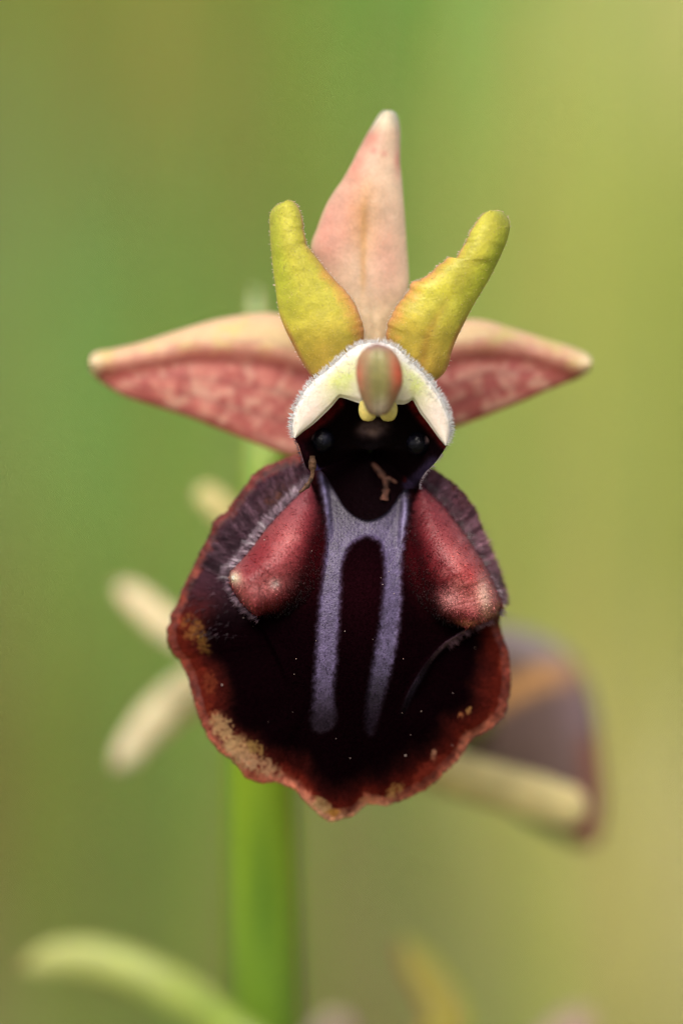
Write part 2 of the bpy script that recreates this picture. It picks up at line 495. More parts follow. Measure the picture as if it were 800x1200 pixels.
HUMP_R = RIDGE_R + INNER_R[1:-1]
SPEC_L = catmull([(372, 552), (376, 575), (381, 600), (382, 625), (381, 650), (377, 680), (374, 710), (371, 750), (369, 790), (367, 820), (365, 838), (365, 850),
          (371, 857), (383, 856), (391, 850), (393, 838), (391, 826), (391, 800), (394, 770), (397, 730), (399, 700), (400, 670), (404, 650), (414, 635), (430, 629),
          (443, 633), (449, 648), (450, 672), (448, 700), (444, 735), (438, 770), (433, 800), (429, 830), (429, 855), (434, 862), (440, 852), (446, 830),
          (454, 800), (461, 770), (467, 735), (470, 700), (470, 670), (473, 640), (477, 610), (479, 590), (478, 570), (470, 572), (462, 588), (450, 602),
          (432, 609), (416, 604), (404, 594), (395, 580), (387, 566), (379, 553)], 220, True)
THROAT = [(379, 545), (387, 566), (395, 580), (404, 594), (416, 604), (432, 609), (450, 602), (462, 588), (470, 572), (478, 545), (470, 500), (400, 500)]

def hump_w(x, y, poly, ridge, inner):
    ins = inside(x, y, poly)
    do = dist_poly(x, y, ridge); di = dist_poly(x, y, inner)
    w = di / (di + do + 1e-6)
    return np.where(ins, w, 0), do, ins

def _blur(a, sig):
    r = int(3 * sig); k = np.exp(-0.5 * (np.arange(-r, r + 1) / sig) ** 2); k /= k.sum()
    a = np.pad(a, r, mode='edge')
    a = np.apply_along_axis(lambda m: np.convolve(m, k, mode='valid'), 0, a)
    return np.apply_along_axis(lambda m: np.convolve(m, k, mode='valid'), 1, a)

def hump_field(poly, ridge, inner):
    """smooth relief of a swelling on a pixel raster: 1 on top, 0 where it runs out into the lip, steep at its outer ridge"""
    gx, gy = np.meshgrid(np.arange(235, 621, 1.0), np.arange(540, 771, 1.0), indexing='ij')
    ins = inside(gx, gy, poly); do = dist_poly(gx, gy, ridge); di = dist_poly(gx, gy, inner)
    w = np.where(ins, di / (di + do + 1e-6), np.where(do < di, 1.0, 0.0))
    top = sm(-0.05, 0.75, _blur(w, 7.0))
    q = np.clip(np.where(ins, do, 0) / 26.0, 0, 1)
    rnd = _blur(np.where(ins, 0.36 + 0.64 * np.sqrt(1 - (1 - q) ** 2), np.where(do < di, 0.0, 1.0)), 1.6)
    return _blur(top, 2.0) * rnd * sm(-9, 3, np.where(ins, np.minimum(do, di), -np.minimum(do, di)) + np.where(di < do, 12, 6))

def sample(F, x, y):
    u = np.clip(x - 235, 0, F.shape[0] - 1.001); v = np.clip(y - 540, 0, F.shape[1] - 1.001)
    i = u.astype(int); j = v.astype(int); a = u - i; b = v - j
    return (F[i, j] * (1 - a) + F[i + 1, j] * a) * (1 - b) + (F[i, j + 1] * (1 - a) + F[i + 1, j + 1] * a) * b

HF = {1: hump_field(HUMP_L, RIDGE_L, INNER_L), 2: hump_field(HUMP_R, RIDGE_R, INNER_R)}

def lip_radius(th):
    P = catmull(LIP, 1500, True)
    a = np.arctan2(P[:, 1] - CY, P[:, 0] - CX)
    r = np.hypot(P[:, 0] - CX, P[:, 1] - CY)
    s = np.argsort(a)
    return np.interp(th, np.concatenate([a[s] - 2 * math.pi, a[s], a[s] + 2 * math.pi]), np.tile(r[s], 3))

CREASE_R = [(556, 733), (536, 746), (520, 757), (506, 772), (494, 790), (480, 815), (470, 840)]
CREASE_L = [(298, 722), (312, 745), (326, 775), (338, 805)]

def lip_height(x, y, tt):
    h = -58 * tt ** 2.3
    # the lower half is fuller than the upper half, and the margin turns a little forward at the lower left
    h = h + 16 * np.exp(-(((x - 405) / 95) ** 2 + ((y - 720) / 130) ** 2))
    h = h + 9 * sm(0.86, 1.0, tt) * sm(760, 860, y) * sm(470, 300, x)
    for poly, ridge, inner, top in ((HUMP_L, RIDGE_L, INNER_L, 1), (HUMP_R, RIDGE_R, INNER_R, 1)):
        w, do, ins = hump_w(x, y, poly, ridge, inner)
        amp = 10 + 50 * sm(572, 685, y)
        h = h + amp * sample(HF[1 if poly is HUMP_L else 2], x, y)
        # the hairy side lobe falls back just outside the ridge
        outer = (~ins) & (y < 745)
        side = (x < 372) if poly is HUMP_L else (x > 486)
        h = h - np.where(outer & side, 10 * np.exp(-do / 22.0), 0)
    # creases running down from the swellings: the middle of the lip stands above the flanks
    for cr, sgn, a in ((CREASE_R, 1, 13.0), (CREASE_L, -1, 7.0)):
        c = catmull(cr, 60)
        xs = np.interp(y, c[:, 1], c[:, 0])
        fade = sm(c[0, 1] - 6, c[0, 1] + 10, y) * sm(c[-1, 1] + 12, c[-1, 1] - 40, y)
        s = (x - xs) * sgn
        h = h - a * fade * sm(-2.5, 3.5, s) * np.exp(-np.clip(s, 0, None) / 55.0) + 2.5 * fade * np.exp(-((s + 3) / 4.0) ** 2)
    # speculum bands lie in shallow troughs with raised edges; two small ridges beside the throat
    sp = sdf(x, y, SPEC_L)
    h = h - 2.2 * sm(-3, 4, sp)
    h = h + 5 * np.exp(-((x - np.interp(y, [550, 590, 620], [376, 382, 385])) / 4.0) ** 2) * sm(545, 560, y) * sm(640, 600, y)
    h = h + 6 * np.exp(-((x - np.interp(y, [560, 600, 640], [474, 474, 470])) / 4.5) ** 2) * sm(560, 575, y) * sm(670, 620, y)
    # the throat drops back
    h = h - 75 * sm(0, 22, sdf(x, y, THROAT))
    h = h + 3.0 * (fbm(x, y, 46, 5) - 0.5) + 3.5 * (fbm(x, y, 15, 9, 2) - 0.5) * sm(0.75, 0.95, tt)
    return h

def lip_colour(x, y, tt):
    n1 = fbm(x, y, 40, 21); n2 = fbm(x, y, 14, 22); n3 = fbm(x, y, 5, 23, 2); n4 = vn(x, y, 2.6, 29)
    c = np.tile(np.array([8.0, 1.0, 3.0]), (len(x), 1))
    c = mixc(c, (24, 4, 8), 0.8 * blob(x, y, 425, 690, 45, 60))
    c = mixc(c, (62, 9, 14), 0.8 * blob(x, y, 366, 650, 18, 44, 12)); c = mixc(c, (62, 9, 14), 0.8 * blob(x, y, 488, 660, 16, 50, -14))
    # maroon flanks
    c = mixc(c, (48, 12, 12), sm(0.74, 0.93, tt + 0.16 * (n1 - 0.5)))
    c = mixc(c, (74, 20, 14), sm(0.86, 0.96, tt + 0.12 * (n2 - 0.5)) * sm(690, 760, y))
    # hairy side lobes
    wl, dol, inl = hump_w(x, y, HUMP_L, RIDGE_L, INNER_L); wr, dor, inr = hump_w(x, y, HUMP_R, RIDGE_R, INNER_R)
    xl = np.interp(y, [530, 566, 620, 676, 722, 780], [370, 364, 312, 268, 296, 250])
    lobe_l = sm(2, -4, x - xl) * sm(745, 660, y) * sm(0.985, 0.93, tt)
    c = mixc(c, (62, 40, 50), lobe_l * 0.95)
    c = mixc(c, (96, 62, 40), lobe_l * blob(x, y, 325, 583, 22, 10, -45) * 0.7)
    xr = np.interp(y, [540, 568, 602, 650, 708], [486, 492, 526, 560, 588])
    lobe_r = sm(-4, 2, x - xr) * sm(735, 700, y) * sm(0.995, 0.95, tt)
    c = mixc(c, (104, 60, 70), lobe_r * 0.95)
    # margin
    wide = sm(690, 760, y) * (0.5 + 0.5 * sm(470, 560, x) + 0.6 * sm(300, 215, x))
    c = mixc(c, (84, 27, 18), 0.9 * np.clip(wide, 0, 1) * sm(0.74, 0.985, tt + 0.16 * (n1 - 0.5) + 0.10 * (n2 - 0.5)))
    rim = sm(0.93, 0.992, tt + 0.07 * (n2 - 0.5) + 0.05 * (n3 - 0.5))
    rim = np.clip(rim * (0.72 + 0.5 * n1) + 0.3 * sm(0.978, 0.995, tt), 0, 1)
    up = sm(720, 640, y)
    rimc = np.tile(np.array([122.0, 48, 34]), (len(x), 1))
    rimc = mixc(rimc, (112, 44, 40), up)
    rimc = mixc(rimc, (188, 106, 86), sm(800, 870, y) * sm(520, 380, x))
    rimc = mixc(rimc, (196, 132, 104), sm(925, 950, y))
    rimc = mixc(rimc, (164, 88, 70), sm(800, 860, y) * sm(470, 540, x))
    rimc = rimc * np.array([0.94, 1.0, 0.98]) * (0.5 + 0.5 * n3 + 0.4 * n2)[:, None]
    right_up = sm(500, 520, x) * sm(735, 700, y)
    rimw = rim * (1 - 0.55 * right_up)
    c = c * (1 - rimw[:, None]) + rimc * rimw[:, None]
    # wide coral edge and buff blotches at the lower left, flecks elsewhere
    def patch(cx, cy, rx, ry, a, col, amt=1.0, thr=0.42):
        nonlocal c
        w = blob(x, y, cx, cy, rx * 1.15, ry * 1.15, a)
        c = mixc(c, np.array(col) * 0.8, amt * 0.9 * sm(thr - 0.08, thr + 0.42, w * (0.2 + 0.9 * n4 + 0.7 * n3)))
    patch(246, 845, 26, 16, 55, (120, 44, 28), 0.8)
    patch(290, 892, 44, 18, 38, (150, 66, 44), 0.8, 0.35)
    patch(262, 855, 24, 13, 62, (178, 142, 100)); patch(284, 882, 26, 16, 45, (182, 146, 102), 1, 0.35); patch(306, 896, 28, 13, 28, (170, 130, 98)); patch(300, 876, 14, 9, 40, (150, 116, 66))
    patch(226, 738, 20, 14, 60, (146, 104, 52), 0.75, 0.5); patch(238, 755, 16, 9, 60, (132, 96, 42), 0.7, 0.5); patch(226, 655, 12, 30, 15, (150, 88, 50), 0.5, 0.5)
    patch(378, 944, 16, 8, 35, (176, 142, 96)); patch(390, 953, 9, 5, 0, (178, 120, 40)); patch(462, 926, 13, 8, -40, (168, 122, 70)); patch(430, 938, 10, 5, 0, (190, 120, 84))
    patch(508, 886, 4, 9, 10, (205, 150, 120), 0.9); patch(549, 832, 3.5, 6, 30, (205, 150, 90), 0.9); patch(540, 838, 4, 4, 0, (180, 110, 70), 0.9)
    patch(505, 900, 26, 10, -40, (140, 52, 38), 0.8, 0.4); patch(246, 800, 10, 16, 0, (140, 66, 40), 0.7, 0.5)
    # swellings
    for w, do, ins, sgn in ((wl, dol, inl, -1), (wr, dor, inr, 1)):
        hc = np.tile(np.array([24.0, 4, 7]), (len(x), 1))
        wj = w + 0.10 * (n2 - 0.5) + 0.06 * (n3 - 0.5)
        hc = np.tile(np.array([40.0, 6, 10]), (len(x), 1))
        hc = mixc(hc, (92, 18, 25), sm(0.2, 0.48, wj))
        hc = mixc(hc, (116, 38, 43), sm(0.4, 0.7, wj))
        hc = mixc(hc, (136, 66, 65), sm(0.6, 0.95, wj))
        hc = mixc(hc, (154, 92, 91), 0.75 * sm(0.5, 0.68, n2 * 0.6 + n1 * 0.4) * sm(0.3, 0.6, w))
        if sgn < 0:
            hc = mixc(hc, (110, 22, 26), 0.8 * blob(x, y, 304, 652, 14, 28, 38))
            hc = mixc(hc, (196, 134, 130), 0.65 * blob(x, y, 312, 688, 30, 16, -20)); hc = mixc(hc, (178, 92, 94), 0.5 * blob(x, y, 335, 655, 18, 40, 25)); hc = mixc(hc, (222, 200, 196), 0.8 * blob(x, y, 322, 684, 6, 6))  # pale pink highlights painted on the swelling's lower end
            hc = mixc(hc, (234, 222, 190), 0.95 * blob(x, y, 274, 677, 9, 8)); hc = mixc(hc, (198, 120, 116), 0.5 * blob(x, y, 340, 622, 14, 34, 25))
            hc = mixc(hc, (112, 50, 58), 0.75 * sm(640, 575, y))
        else:
            hc = mixc(hc, (236, 210, 184), 0.95 * blob(x, y, 566, 699, 10, 24, -12)); hc = mixc(hc, (206, 160, 158), 0.7 * blob(x, y, 528, 702, 16, 14)); hc = mixc(hc, (196, 122, 116), 0.6 * blob(x, y, 550, 705, 26, 20))  # cream tip, then pink highlights painted beside it
            hc = mixc(hc, (176, 62, 60), 0.6 * blob(x, y, 548, 672, 14, 18, -30)); hc = mixc(hc, (196, 112, 108), 0.5 * blob(x, y, 530, 650, 12, 34, -30))
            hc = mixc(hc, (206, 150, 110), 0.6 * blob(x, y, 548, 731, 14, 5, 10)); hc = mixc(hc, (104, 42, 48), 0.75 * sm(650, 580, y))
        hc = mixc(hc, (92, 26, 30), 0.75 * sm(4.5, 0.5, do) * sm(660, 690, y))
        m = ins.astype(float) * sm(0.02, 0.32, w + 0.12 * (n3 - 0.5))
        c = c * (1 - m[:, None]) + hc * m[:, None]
    # throat and speculum
    c = mixc(c, (12, 3, 6), sm(-2, 3, sdf(x, y, THROAT)))
    sp = sm(-5, 4.5, sdf(x, y, SPEC_L) + 2.0 * (n4 - 0.5) + 2.5 * (n3 - 0.5))
    sc = np.tile(np.array([82.0, 72, 100]), (len(x), 1))
    sc = mixc(sc, (54, 49, 62), 0.8 * sm(640, 590, y)); sc = mixc(sc, (26, 20, 26), 0.95 * sm(790, 852, y))
    sc = mixc(sc, (66, 59, 82), sm(740, 800, y) * sm(405, 420, x)); sc = mixc(sc, (20, 14, 20), 0.95 * sm(765, 850, y) * sm(405, 420, x))
    sc = mixc(sc, (124, 116, 156), 0.8 * np.exp(-((x - np.interp(y, [550, 590, 620], [376, 382, 385])) / 2.6) ** 2) * sm(545, 560, y) * sm(630, 600, y))  # lilac highlight streaks painted along the two small ridges
    sc = mixc(sc, (124, 114, 150), 0.8 * np.exp(-((x - np.interp(y, [560, 600, 640], [474, 474, 470])) / 2.8) ** 2) * sm(575, 590, y) * sm(660, 620, y))
    sc = sc * (0.62 + 0.24 * n3 + 0.18 * n4 + 0.4 * n1)[:, None]
    c = c * (1 - sp[:, None]) + sc * sp[:, None]
    # a highlight painted as a pale line on the crease below the swelling
    cr = catmull(CREASE_R, 60)
    dcr = dist_poly(x, y, cr)
    c = mixc(c, (132, 100, 116), 0.9 * sm(3.4, 0.6, dcr) * sm(800, 745, y) * sm(732, 742, y)); c = mixc(c, (62, 52, 68), 0.8 * sm(5, 1, dcr) * sm(845, 800, y) * sm(770, 800, y))
    return c

NT, NR = 1100, 210
th = np.linspace(-math.pi, math.pi, NT, endpoint=False)
RR = lip_radius(th) + 1.6 * (vn(th * 200, 0 * th, 3.2, 3) - 0.5) + 2.6 * (vn(th * 200, 0 * th, 7, 4) - 0.5)
tr = np.linspace(0.0, 1, NR) ** 0.82
tr[0] = 0.002
TT, TH = np.meshgrid(tr, th)                       # (NT, NR)
X = CX + TT * RR[:, None] * np.cos(TH); Y = CY + TT * RR[:, None] * np.sin(TH)
Hh = lip_height(X.ravel(), Y.ravel(), TT.ravel())
Cc = lip_colour(X.ravel(), Y.ravel(), TT.ravel())
lipV = W(X.ravel(), Y.ravel(), Hh)
wgl = hump_w(X.ravel(), Y.ravel(), HUMP_L, RIDGE_L, INNER_L)[0] + hump_w(X.ravel(), Y.ravel(), HUMP_R, RIDGE_R, INNER_R)[0]
gsp = sm(0, 5, sdf(X.ravel(), Y.ravel(), SPEC_L)) * sm(850, 790, Y.ravel())
Gg = np.clip(0.03 + np.maximum(sm(0.25, 0.7, wgl), gsp), 0, 1)
nf = NT * NR
# back skin: a few rings folded round the edge
edge = np.arange(NT) * NR + NR - 1
backs = [(1.004, -2.5), (0.995, -6.0), (0.96, -10.0), (0.7, -18.0), (0.3, -26.0), (0.003, -26.0)]
bv, bc = [], []
hb_edge = Hh[edge]
for fr, dh in backs:
    bx = CX + fr * RR * np.cos(th); by = CY + fr * RR * np.sin(th)
    if fr > 0.9: hh = hb_edge + dh
    else: hh = -58 * fr ** 2.3 + dh - 30 * (1 - fr)
    hh = np.where((by < 640) & (fr < 0.9), np.minimum(hh, -100), hh)
    bv.append(W(bx, by, hh)); bc.append(np.tile(np.array([120.0, 60, 44]), (NT, 1)) if fr < 0.99 else Cc[edge])
lipV = np.vstack([lipV] + bv); lipC = np.vstack([Cc] + bc)
fl = grid_faces(NT, NR, wrap=True)
prev = edge
bf = []
for k in range(len(backs)):
    cur = nf + k * NT + np.arange(NT)
    bf.append(np.stack([prev, np.roll(prev, -1), np.roll(cur, -1), cur], 1)); prev = cur
# little centre cap
lipV = np.vstack([lipV, lipV[np.arange(NT) * NR].mean(0)]); lipC = np.vstack([lipC, lipC[:1]])
Gg = np.concatenate([Gg, np.full(len(lipV) - len(Gg), 0.3)])
cap = np.stack([np.arange(NT) * NR, np.full(NT, len(lipV) - 1), np.full(NT, len(lipV) - 1), ((np.arange(NT) + 1) % NT) * NR], 1)
allf = np.vstack([fl] + bf)
nrm = vnormals(lipV, allf)
if np.mean(nrm[:nf] @ FWD) > 0:
    allf = allf[:, ::-1]; nrm = -nrm
nrm[-1] = -FWD
fc = allf[:len(fl)]
fx = X.ravel()[fc].mean(1); fy = Y.ravel()[fc].mean(1); ft = TT.ravel()[fc].mean(1)
m_spec = sdf(fx, fy, SPEC_L) > 0
wl, _, _ = hump_w(fx, fy, HUMP_L, RIDGE_L, INNER_L); wr, _, _ = hump_w(fx, fy, HUMP_R, RIDGE_R, INNER_R)
m_hl = (wl > 0.22) & ~m_spec; m_hr = (wr > 0.22) & ~m_spec & ~m_hl
m_mar = (ft > 0.95) & ~m_hl & ~m_hr & ~m_spec & ~((fy < 575) & (fx > 352) & (fx < 505))
m_rest = ~(m_spec | m_hl | m_hr | m_mar)
back_faces = allf[len(fl):]
lip = mesh_obj("lip", lipV, np.vstack([fc[m_rest], back_faces[NT * 2:]]), M['velvet'], orchid, lipC, nrm, gloss=Gg)
def sub(name, mask, mat, extra=None):
    f = fc[mask] if extra is None else np.vstack([fc[mask], extra])
    o = mesh_obj(name, lipV, f, mat, orchid, lipC, nrm, gloss=Gg)
    o.parent = lip
    return o
sub("speculum", m_spec, M['speculum'])["label"] = "slate violet H-shaped mirror bands"
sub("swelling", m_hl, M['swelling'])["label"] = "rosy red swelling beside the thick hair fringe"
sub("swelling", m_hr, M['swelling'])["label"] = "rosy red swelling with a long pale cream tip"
sub("margin", m_mar, M['margin'], back_faces[:NT * 2])["label"] = "coral and brick-red ragged lip edge"

# ---- hairs of the lip
def lip_at(x, y):
    tt = np.hypot(x - CX, y - CY) / lip_radius(np.arctan2(y - CY, x - CX))
    return lip_height(x, y, tt), tt

def lip_hair(name, n, sampler, direction, length, width, colour, jitter=0.25, bend=(0, 0.4, 0), mat=None):
    x, y = sampler(n)
    h, tt = lip_at(x, y)
    ok = tt < 0.995
    x, y, h = x[ok], y[ok], h[ok]
    dx, dy, dh = direction(x, y)
    k = len(x)
    dx = dx + rng.normal(size=k) * jitter; dy = dy + rng.normal(size=k) * jitter; dh = dh + rng.normal(size=k) * jitter * 0.6
    L = length(x, y) * (0.6 + 0.7 * rng.random(k))
    o = hairs(name, W(x, y, h - 0.8), vec(dx, dy, dh), L, width * (0.7 + 0.6 * rng.random(k)), np.clip(colour(x, y) * (0.7 + 0.55 * rng.random(k))[:, None], 0, 255), orchid,
              bend=vec(rng.normal(size=k) * .3 + bend[0], rng.normal(size=k) * .3 + bend[1], np.full(k, bend[2])) / S, mat=M[mat or 'hair'])
    o.parent = lip
    return o

def along(curve, spread0, spread1):
    """sampler: points on a polyline pushed outwards (away from the lip centre) by spread0..spread1"""
    c = catmull(curve, 400)
    def f(n):
        i = rng.integers(0, 400, n)
        p = c[i]
        d = p - np.array([CX, CY + 0]); d /= np.linalg.norm(d, axis=1, keepdims=True)
        s = spread0 + (spread1 - spread0) * rng.random(n)
        return p[:, 0] + d[:, 0] * s, p[:, 1] + d[:, 1] * s
    return f

def outward(bias_y=0.0, fwd=0.5):
    def f(x, y):
        dx, dy = x - CX, y - (CY - 60)
        r = np.hypot(dx, dy) + 1e-6
        return dx / r, dy / r + bias_y, np.full(len(x), fwd)
    return f

grey = lambda a: (lambda x, y: np.tile(np.array(a, float), (len(x), 1)))
RL = RIDGE_L[:8]; RLb = RIDGE_L[7:] + [(306, 726)]
def lobe(curve, f0, f1, pw=1.0):
    """sampler: from the ridge (0) towards the lip's outline (1)"""
    c = catmull(curve, 400)
    def f(n):
        p = c[rng.integers(0, 400, n)]
        a = np.arctan2(p[:, 1] - CY, p[:, 0] - CX); r = np.hypot(p[:, 0] - CX, p[:, 1] - CY)
        q = r + (lip_radius(a) - r) * (f0 + (f1 - f0) * rng.random(n) ** pw)
        return CX + q * np.cos(a), CY + q * np.sin(a)
    return f
def streaky(a, b, sc=7.0, seed=3):
    """hair colour that varies from tuft to tuft"""
    def f(x, y):
        k = np.clip(vn(np.arctan2(y - CY, x - CX) * 200, 0 * x, sc, seed) * 0.7 + 0.45 * rng.random(len(x)), 0, 1)[:, None] ** 1.6
        return np.array(a, float) * (1 - k) + np.array(b, float) * k
    return f
lip_hair("hair_fringe", 1900, lobe(RL, 0.0, 0.70), outward(-0.35, 0.3), lambda x, y: 8 + 5 * sm(560, 640, y), 0.9, streaky((54, 32, 42), (166, 130, 148), 4.0), jitter=0.3, bend=(0, 0.4, 0))
lip_hair("hair_fringe", 1000, lobe(RL, 0.0, 0.07), outward(-0.15, 0.35), lambda x, y: np.full(len(x), 11.0), 0.95, streaky((150, 122, 138), (252, 238, 248), 4.0), bend=(0, 0.4, 0))
lip_hair("hair_fringe", 260, along(RLb, 0, 3), outward(0.1, 0.4), lambda x, y: np.full(len(x), 7.0), 0.9, streaky((110, 82, 98), (220, 192, 210)))
lip_hair("hair_fringe", 110, along([(252, 680), (244, 710), (250, 740), (276, 745)], -26, 24), outward(0.2, 0.3), lambda x, y: np.full(len(x), 9.0), 1.0, streaky((44, 28, 36), (124, 98, 110)), jitter=0.5)
RRt = RIDGE_R[:8]
lip_hair("hair_fringe", 2300, lobe(RRt, 0.0, 0.84), outward(-0.4, 0.35), lambda x, y: 7 + 3 * sm(560, 640, y), 1.05, streaky((104, 64, 76), (226, 176, 194), 6.0), jitter=0.22, bend=(0, 0.4, 0))
lip_hair("hair_fringe", 520, lobe(RRt, 0.0, 0.25), outward(-0.2, 0.4), lambda x, y: np.full(len(x), 8.0), 1.0, streaky((96, 84, 86), (220, 206, 208)), jitter=0.45)
lip_hair("hair_fringe", 300, along(RIDGE_R[5:9], -1, 3), outward(-0.2, 0.2), lambda x, y: np.full(len(x), 8.0), 1.0, streaky((150, 120, 132), (220, 200, 210)))
lip_hair("hair_fringe", 200, along([(572, 728), (556, 734), (536, 746), (522, 756)], 0, 3), outward(0.2, 0.4), lambda x, y: np.full(len(x), 6.0), 1.0, streaky((110, 76, 88), (200, 160, 176)))

def in_poly(poly):
    p = np.array(poly, float)
    def f(n):
        xs = rng.uniform(p[:, 0].min(), p[:, 0].max(), n * 3); ys = rng.uniform(p[:, 1].min(), p[:, 1].max(), n * 3)
        k = inside(xs, ys, poly)
        return xs[k][:n], ys[k][:n]
    return f
def pile_col(mul, add):
    def f(x, y):
        tt = np.hypot(x - CX, y - CY) / lip_radius(np.arctan2(y - CY, x - CX))
        return np.clip(lip_colour(x, y, tt) * mul + np.array(add), 0, 255)
    return f
for poly in (HUMP_L, HUMP_R):
    lip_hair("velvet_pile", 3000, in_poly(poly), lambda x, y: (0 * x, 0 * x + 0.55, 0 * x + 0.6), lambda x, y: np.full(len(x), 3.6), 1.0, pile_col(1.28, (0, 2, 2)), jitter=0.5)
lip_hair("velvet_pile", 1500, in_poly(SPEC_L), lambda x, y: (0 * x, 0 * x + 0.7, 0 * x + 0.45), lambda x, y: 3.2 - 1.2 * sm(640, 720, y), 0.9, pile_col(1.15, (8, 6, 10)), jitter=0.5, mat="pile")
full = [tuple(p) for p in catmull(LIP, 200, True)]
lip_hair("velvet_pile", 9000, in_poly(full), lambda x, y: (0 * x, 0 * x + 0.8, 0 * x + 0.4), lambda x, y: np.full(len(x), 3.4), 1.0, pile_col(1.0, (3, 1, 2)), jitter=0.4, mat="pile")
def rim_s(n):
    a = rng.uniform(-math.pi, math.pi, n); r = lip_radius(a) * (0.985 + 0.009 * rng.random(n))
    return CX + r * np.cos(a), CY + r * np.sin(a)
lip_hair("velvet_pile", 2600, rim_s, outward(0, 0.2), lambda x, y: np.full(len(x), 3.4), 1.2, pile_col(1.2, (20, 14, 12)), jitter=0.5)

# ---- pollen dust on the lip
def grains(name, pts, sizes, col, parent):
    vs, fs = [], []
    oct_v = np.array([(1, 0, 0), (-1, 0, 0), (0, 1, 0), (0, -1, 0), (0, 0, 1), (0, 0, -1)], float)
    oct_f = np.array([(0, 2, 4), (2, 1, 4), (1, 3, 4), (3, 0, 4), (2, 0, 5), (1, 2, 5), (3, 1, 5), (0, 3, 5)])
    for i, (p, s) in enumerate(zip(pts, sizes)):
        q = rng.normal(size=(3, 3)); q, _ = np.linalg.qr(q)
        vs.append((oct_v * np.array([1, rng.uniform(0.4, 1), rng.uniform(0.4, 1)])) @ q * s * S + p); fs.append(oct_f + 6 * i)
    V = np.vstack(vs)
    o = mesh_obj(name, V, np.vstack(fs), M['dust'], orchid, np.tile(np.array(col, float), (len(V), 1)), smooth=False)
    o.parent = parent; o["kind"] = "stuff"
    return o
gxp, gyp = in_poly(full)(42)
gh, gt = lip_at(gxp, gyp)
grains("pollen_dust", W(gxp, gyp, gh + 2.0), rng.uniform(0.4, 0.9, len(gxp)) + 0.7 * (rng.random(len(gxp)) > 0.93), (170, 150, 142), lip)

# ---- column: throat bowl, hood, anther
BOWL = [(346, 511), (350, 522), (354, 534), (358, 546), (364, 553), (373, 551), (380, 555), (387, 566), (395, 580), (404, 594), (416, 604), (432, 609), (450, 602),
        (462, 588), (470, 576), (478, 573), (490, 573), (492, 563), (499, 553), (509, 543), (518, 531), (524, 520), (527, 510), (520, 496), (508, 482), (492, 466),
        (470, 452), (440, 447), (405, 452), (380, 470), (360, 492)]
BX, BY = 433.0, 528.0
nt, nr = 400, 90
tb = np.linspace(-math.pi, math.pi, nt, endpoint=False)
P = catmull(BOWL, 1200, True)
aa = np.arctan2(P[:, 1] - BY, P[:, 0] - BX); r_ = np.hypot(P[:, 0] - BX, P[:, 1] - BY); s_ = np.argsort(aa)
RB = np.interp(tb, np.concatenate([aa[s_] - 2 * math.pi, aa[s_], aa[s_] + 2 * math.pi]), np.tile(r_[s_], 3))
tq = np.linspace(0, 1, nr); tq[0] = 0.004
TQ, TB = np.meshgrid(tq, tb)
bx = (BX + TQ * RB[:, None] * np.cos(TB)).ravel(); by = (BY + TQ * RB[:, None] * np.sin(TB)).ravel(); bt = TQ.ravel()
ex = (BX + RB * np.cos(tb)); ey = (BY + RB * np.sin(tb))
eh, _ = lip_at(ex, ey)
low = sm(520, 585, ey)
rim_h = 14 * (1 - low) + (np.clip(eh, -34, 20) + 4) * low
rim_s_ = rim_h.copy()
for _ in range(6): rim_s_ = (np.roll(rim_s_, 6) + rim_s_ + np.roll(rim_s_, -6)) / 3
kk = sm(0.5, 1.0, bt)
bh = np.repeat(rim_h, nr) * kk + np.repeat(rim_s_, nr) * (1 - kk) - 62 * (1 - bt ** 1.8) * (1 - 0.3 * sm(500, 610, by))
bh = bh + 2.5 * (fbm(bx, by, 18, 61) - 0.5)
n3 = fbm(bx, by, 5, 62, 2); n2 = fbm(bx, by, 16, 63)
bcx = np.tile(np.array([10.0, 3, 5]), (len(bx), 1))
bcx = mixc(bcx, (84, 18, 24), sm(15, 4, dist_poly(bx, by, [(346, 512), (366, 499), (394, 473)])) * (0.5 + 0.8 * n3))
bcx = mixc(bcx, (104, 26, 28), sm(13, 4, dist_poly(bx, by, [(484, 470), (505, 498), (524, 518)])) * (0.5 + 0.8 * n3))
bcx = mixc(bcx, (56, 20, 30), sm(16, 6, dist_poly(bx, by, [(346, 512), (352, 530), (360, 548)])) * n3)
bcx = mixc(bcx, (104, 84, 86), 0.85 * sm(0.25, 0.9, blob(bx, by, 436, 503, 24, 15) * (0.6 + 0.9 * n2))); bcx = mixc(bcx, (150, 124, 112), 0.6 * blob(bx, by, 437, 507, 7, 4))  # sheen of the stigma surface painted as a greyish patch
bcx = mixc(bcx, (40, 32, 52), 0.8 * sm(10, 2, dist_poly(bx, by, [(478, 568), (492, 556), (507, 541)])))
bcx = mixc(bcx, (70, 62, 104), 0.8 * sm(4, 1, dist_poly(bx, by, [(369, 545), (374, 556), (379, 568)])))
bV = W(bx, by, bh)
f = grid_faces(nt, nr, wrap=True)
if np.mean(vnormals(bV, f) @ FWD) > 0: f = f[:, ::-1]

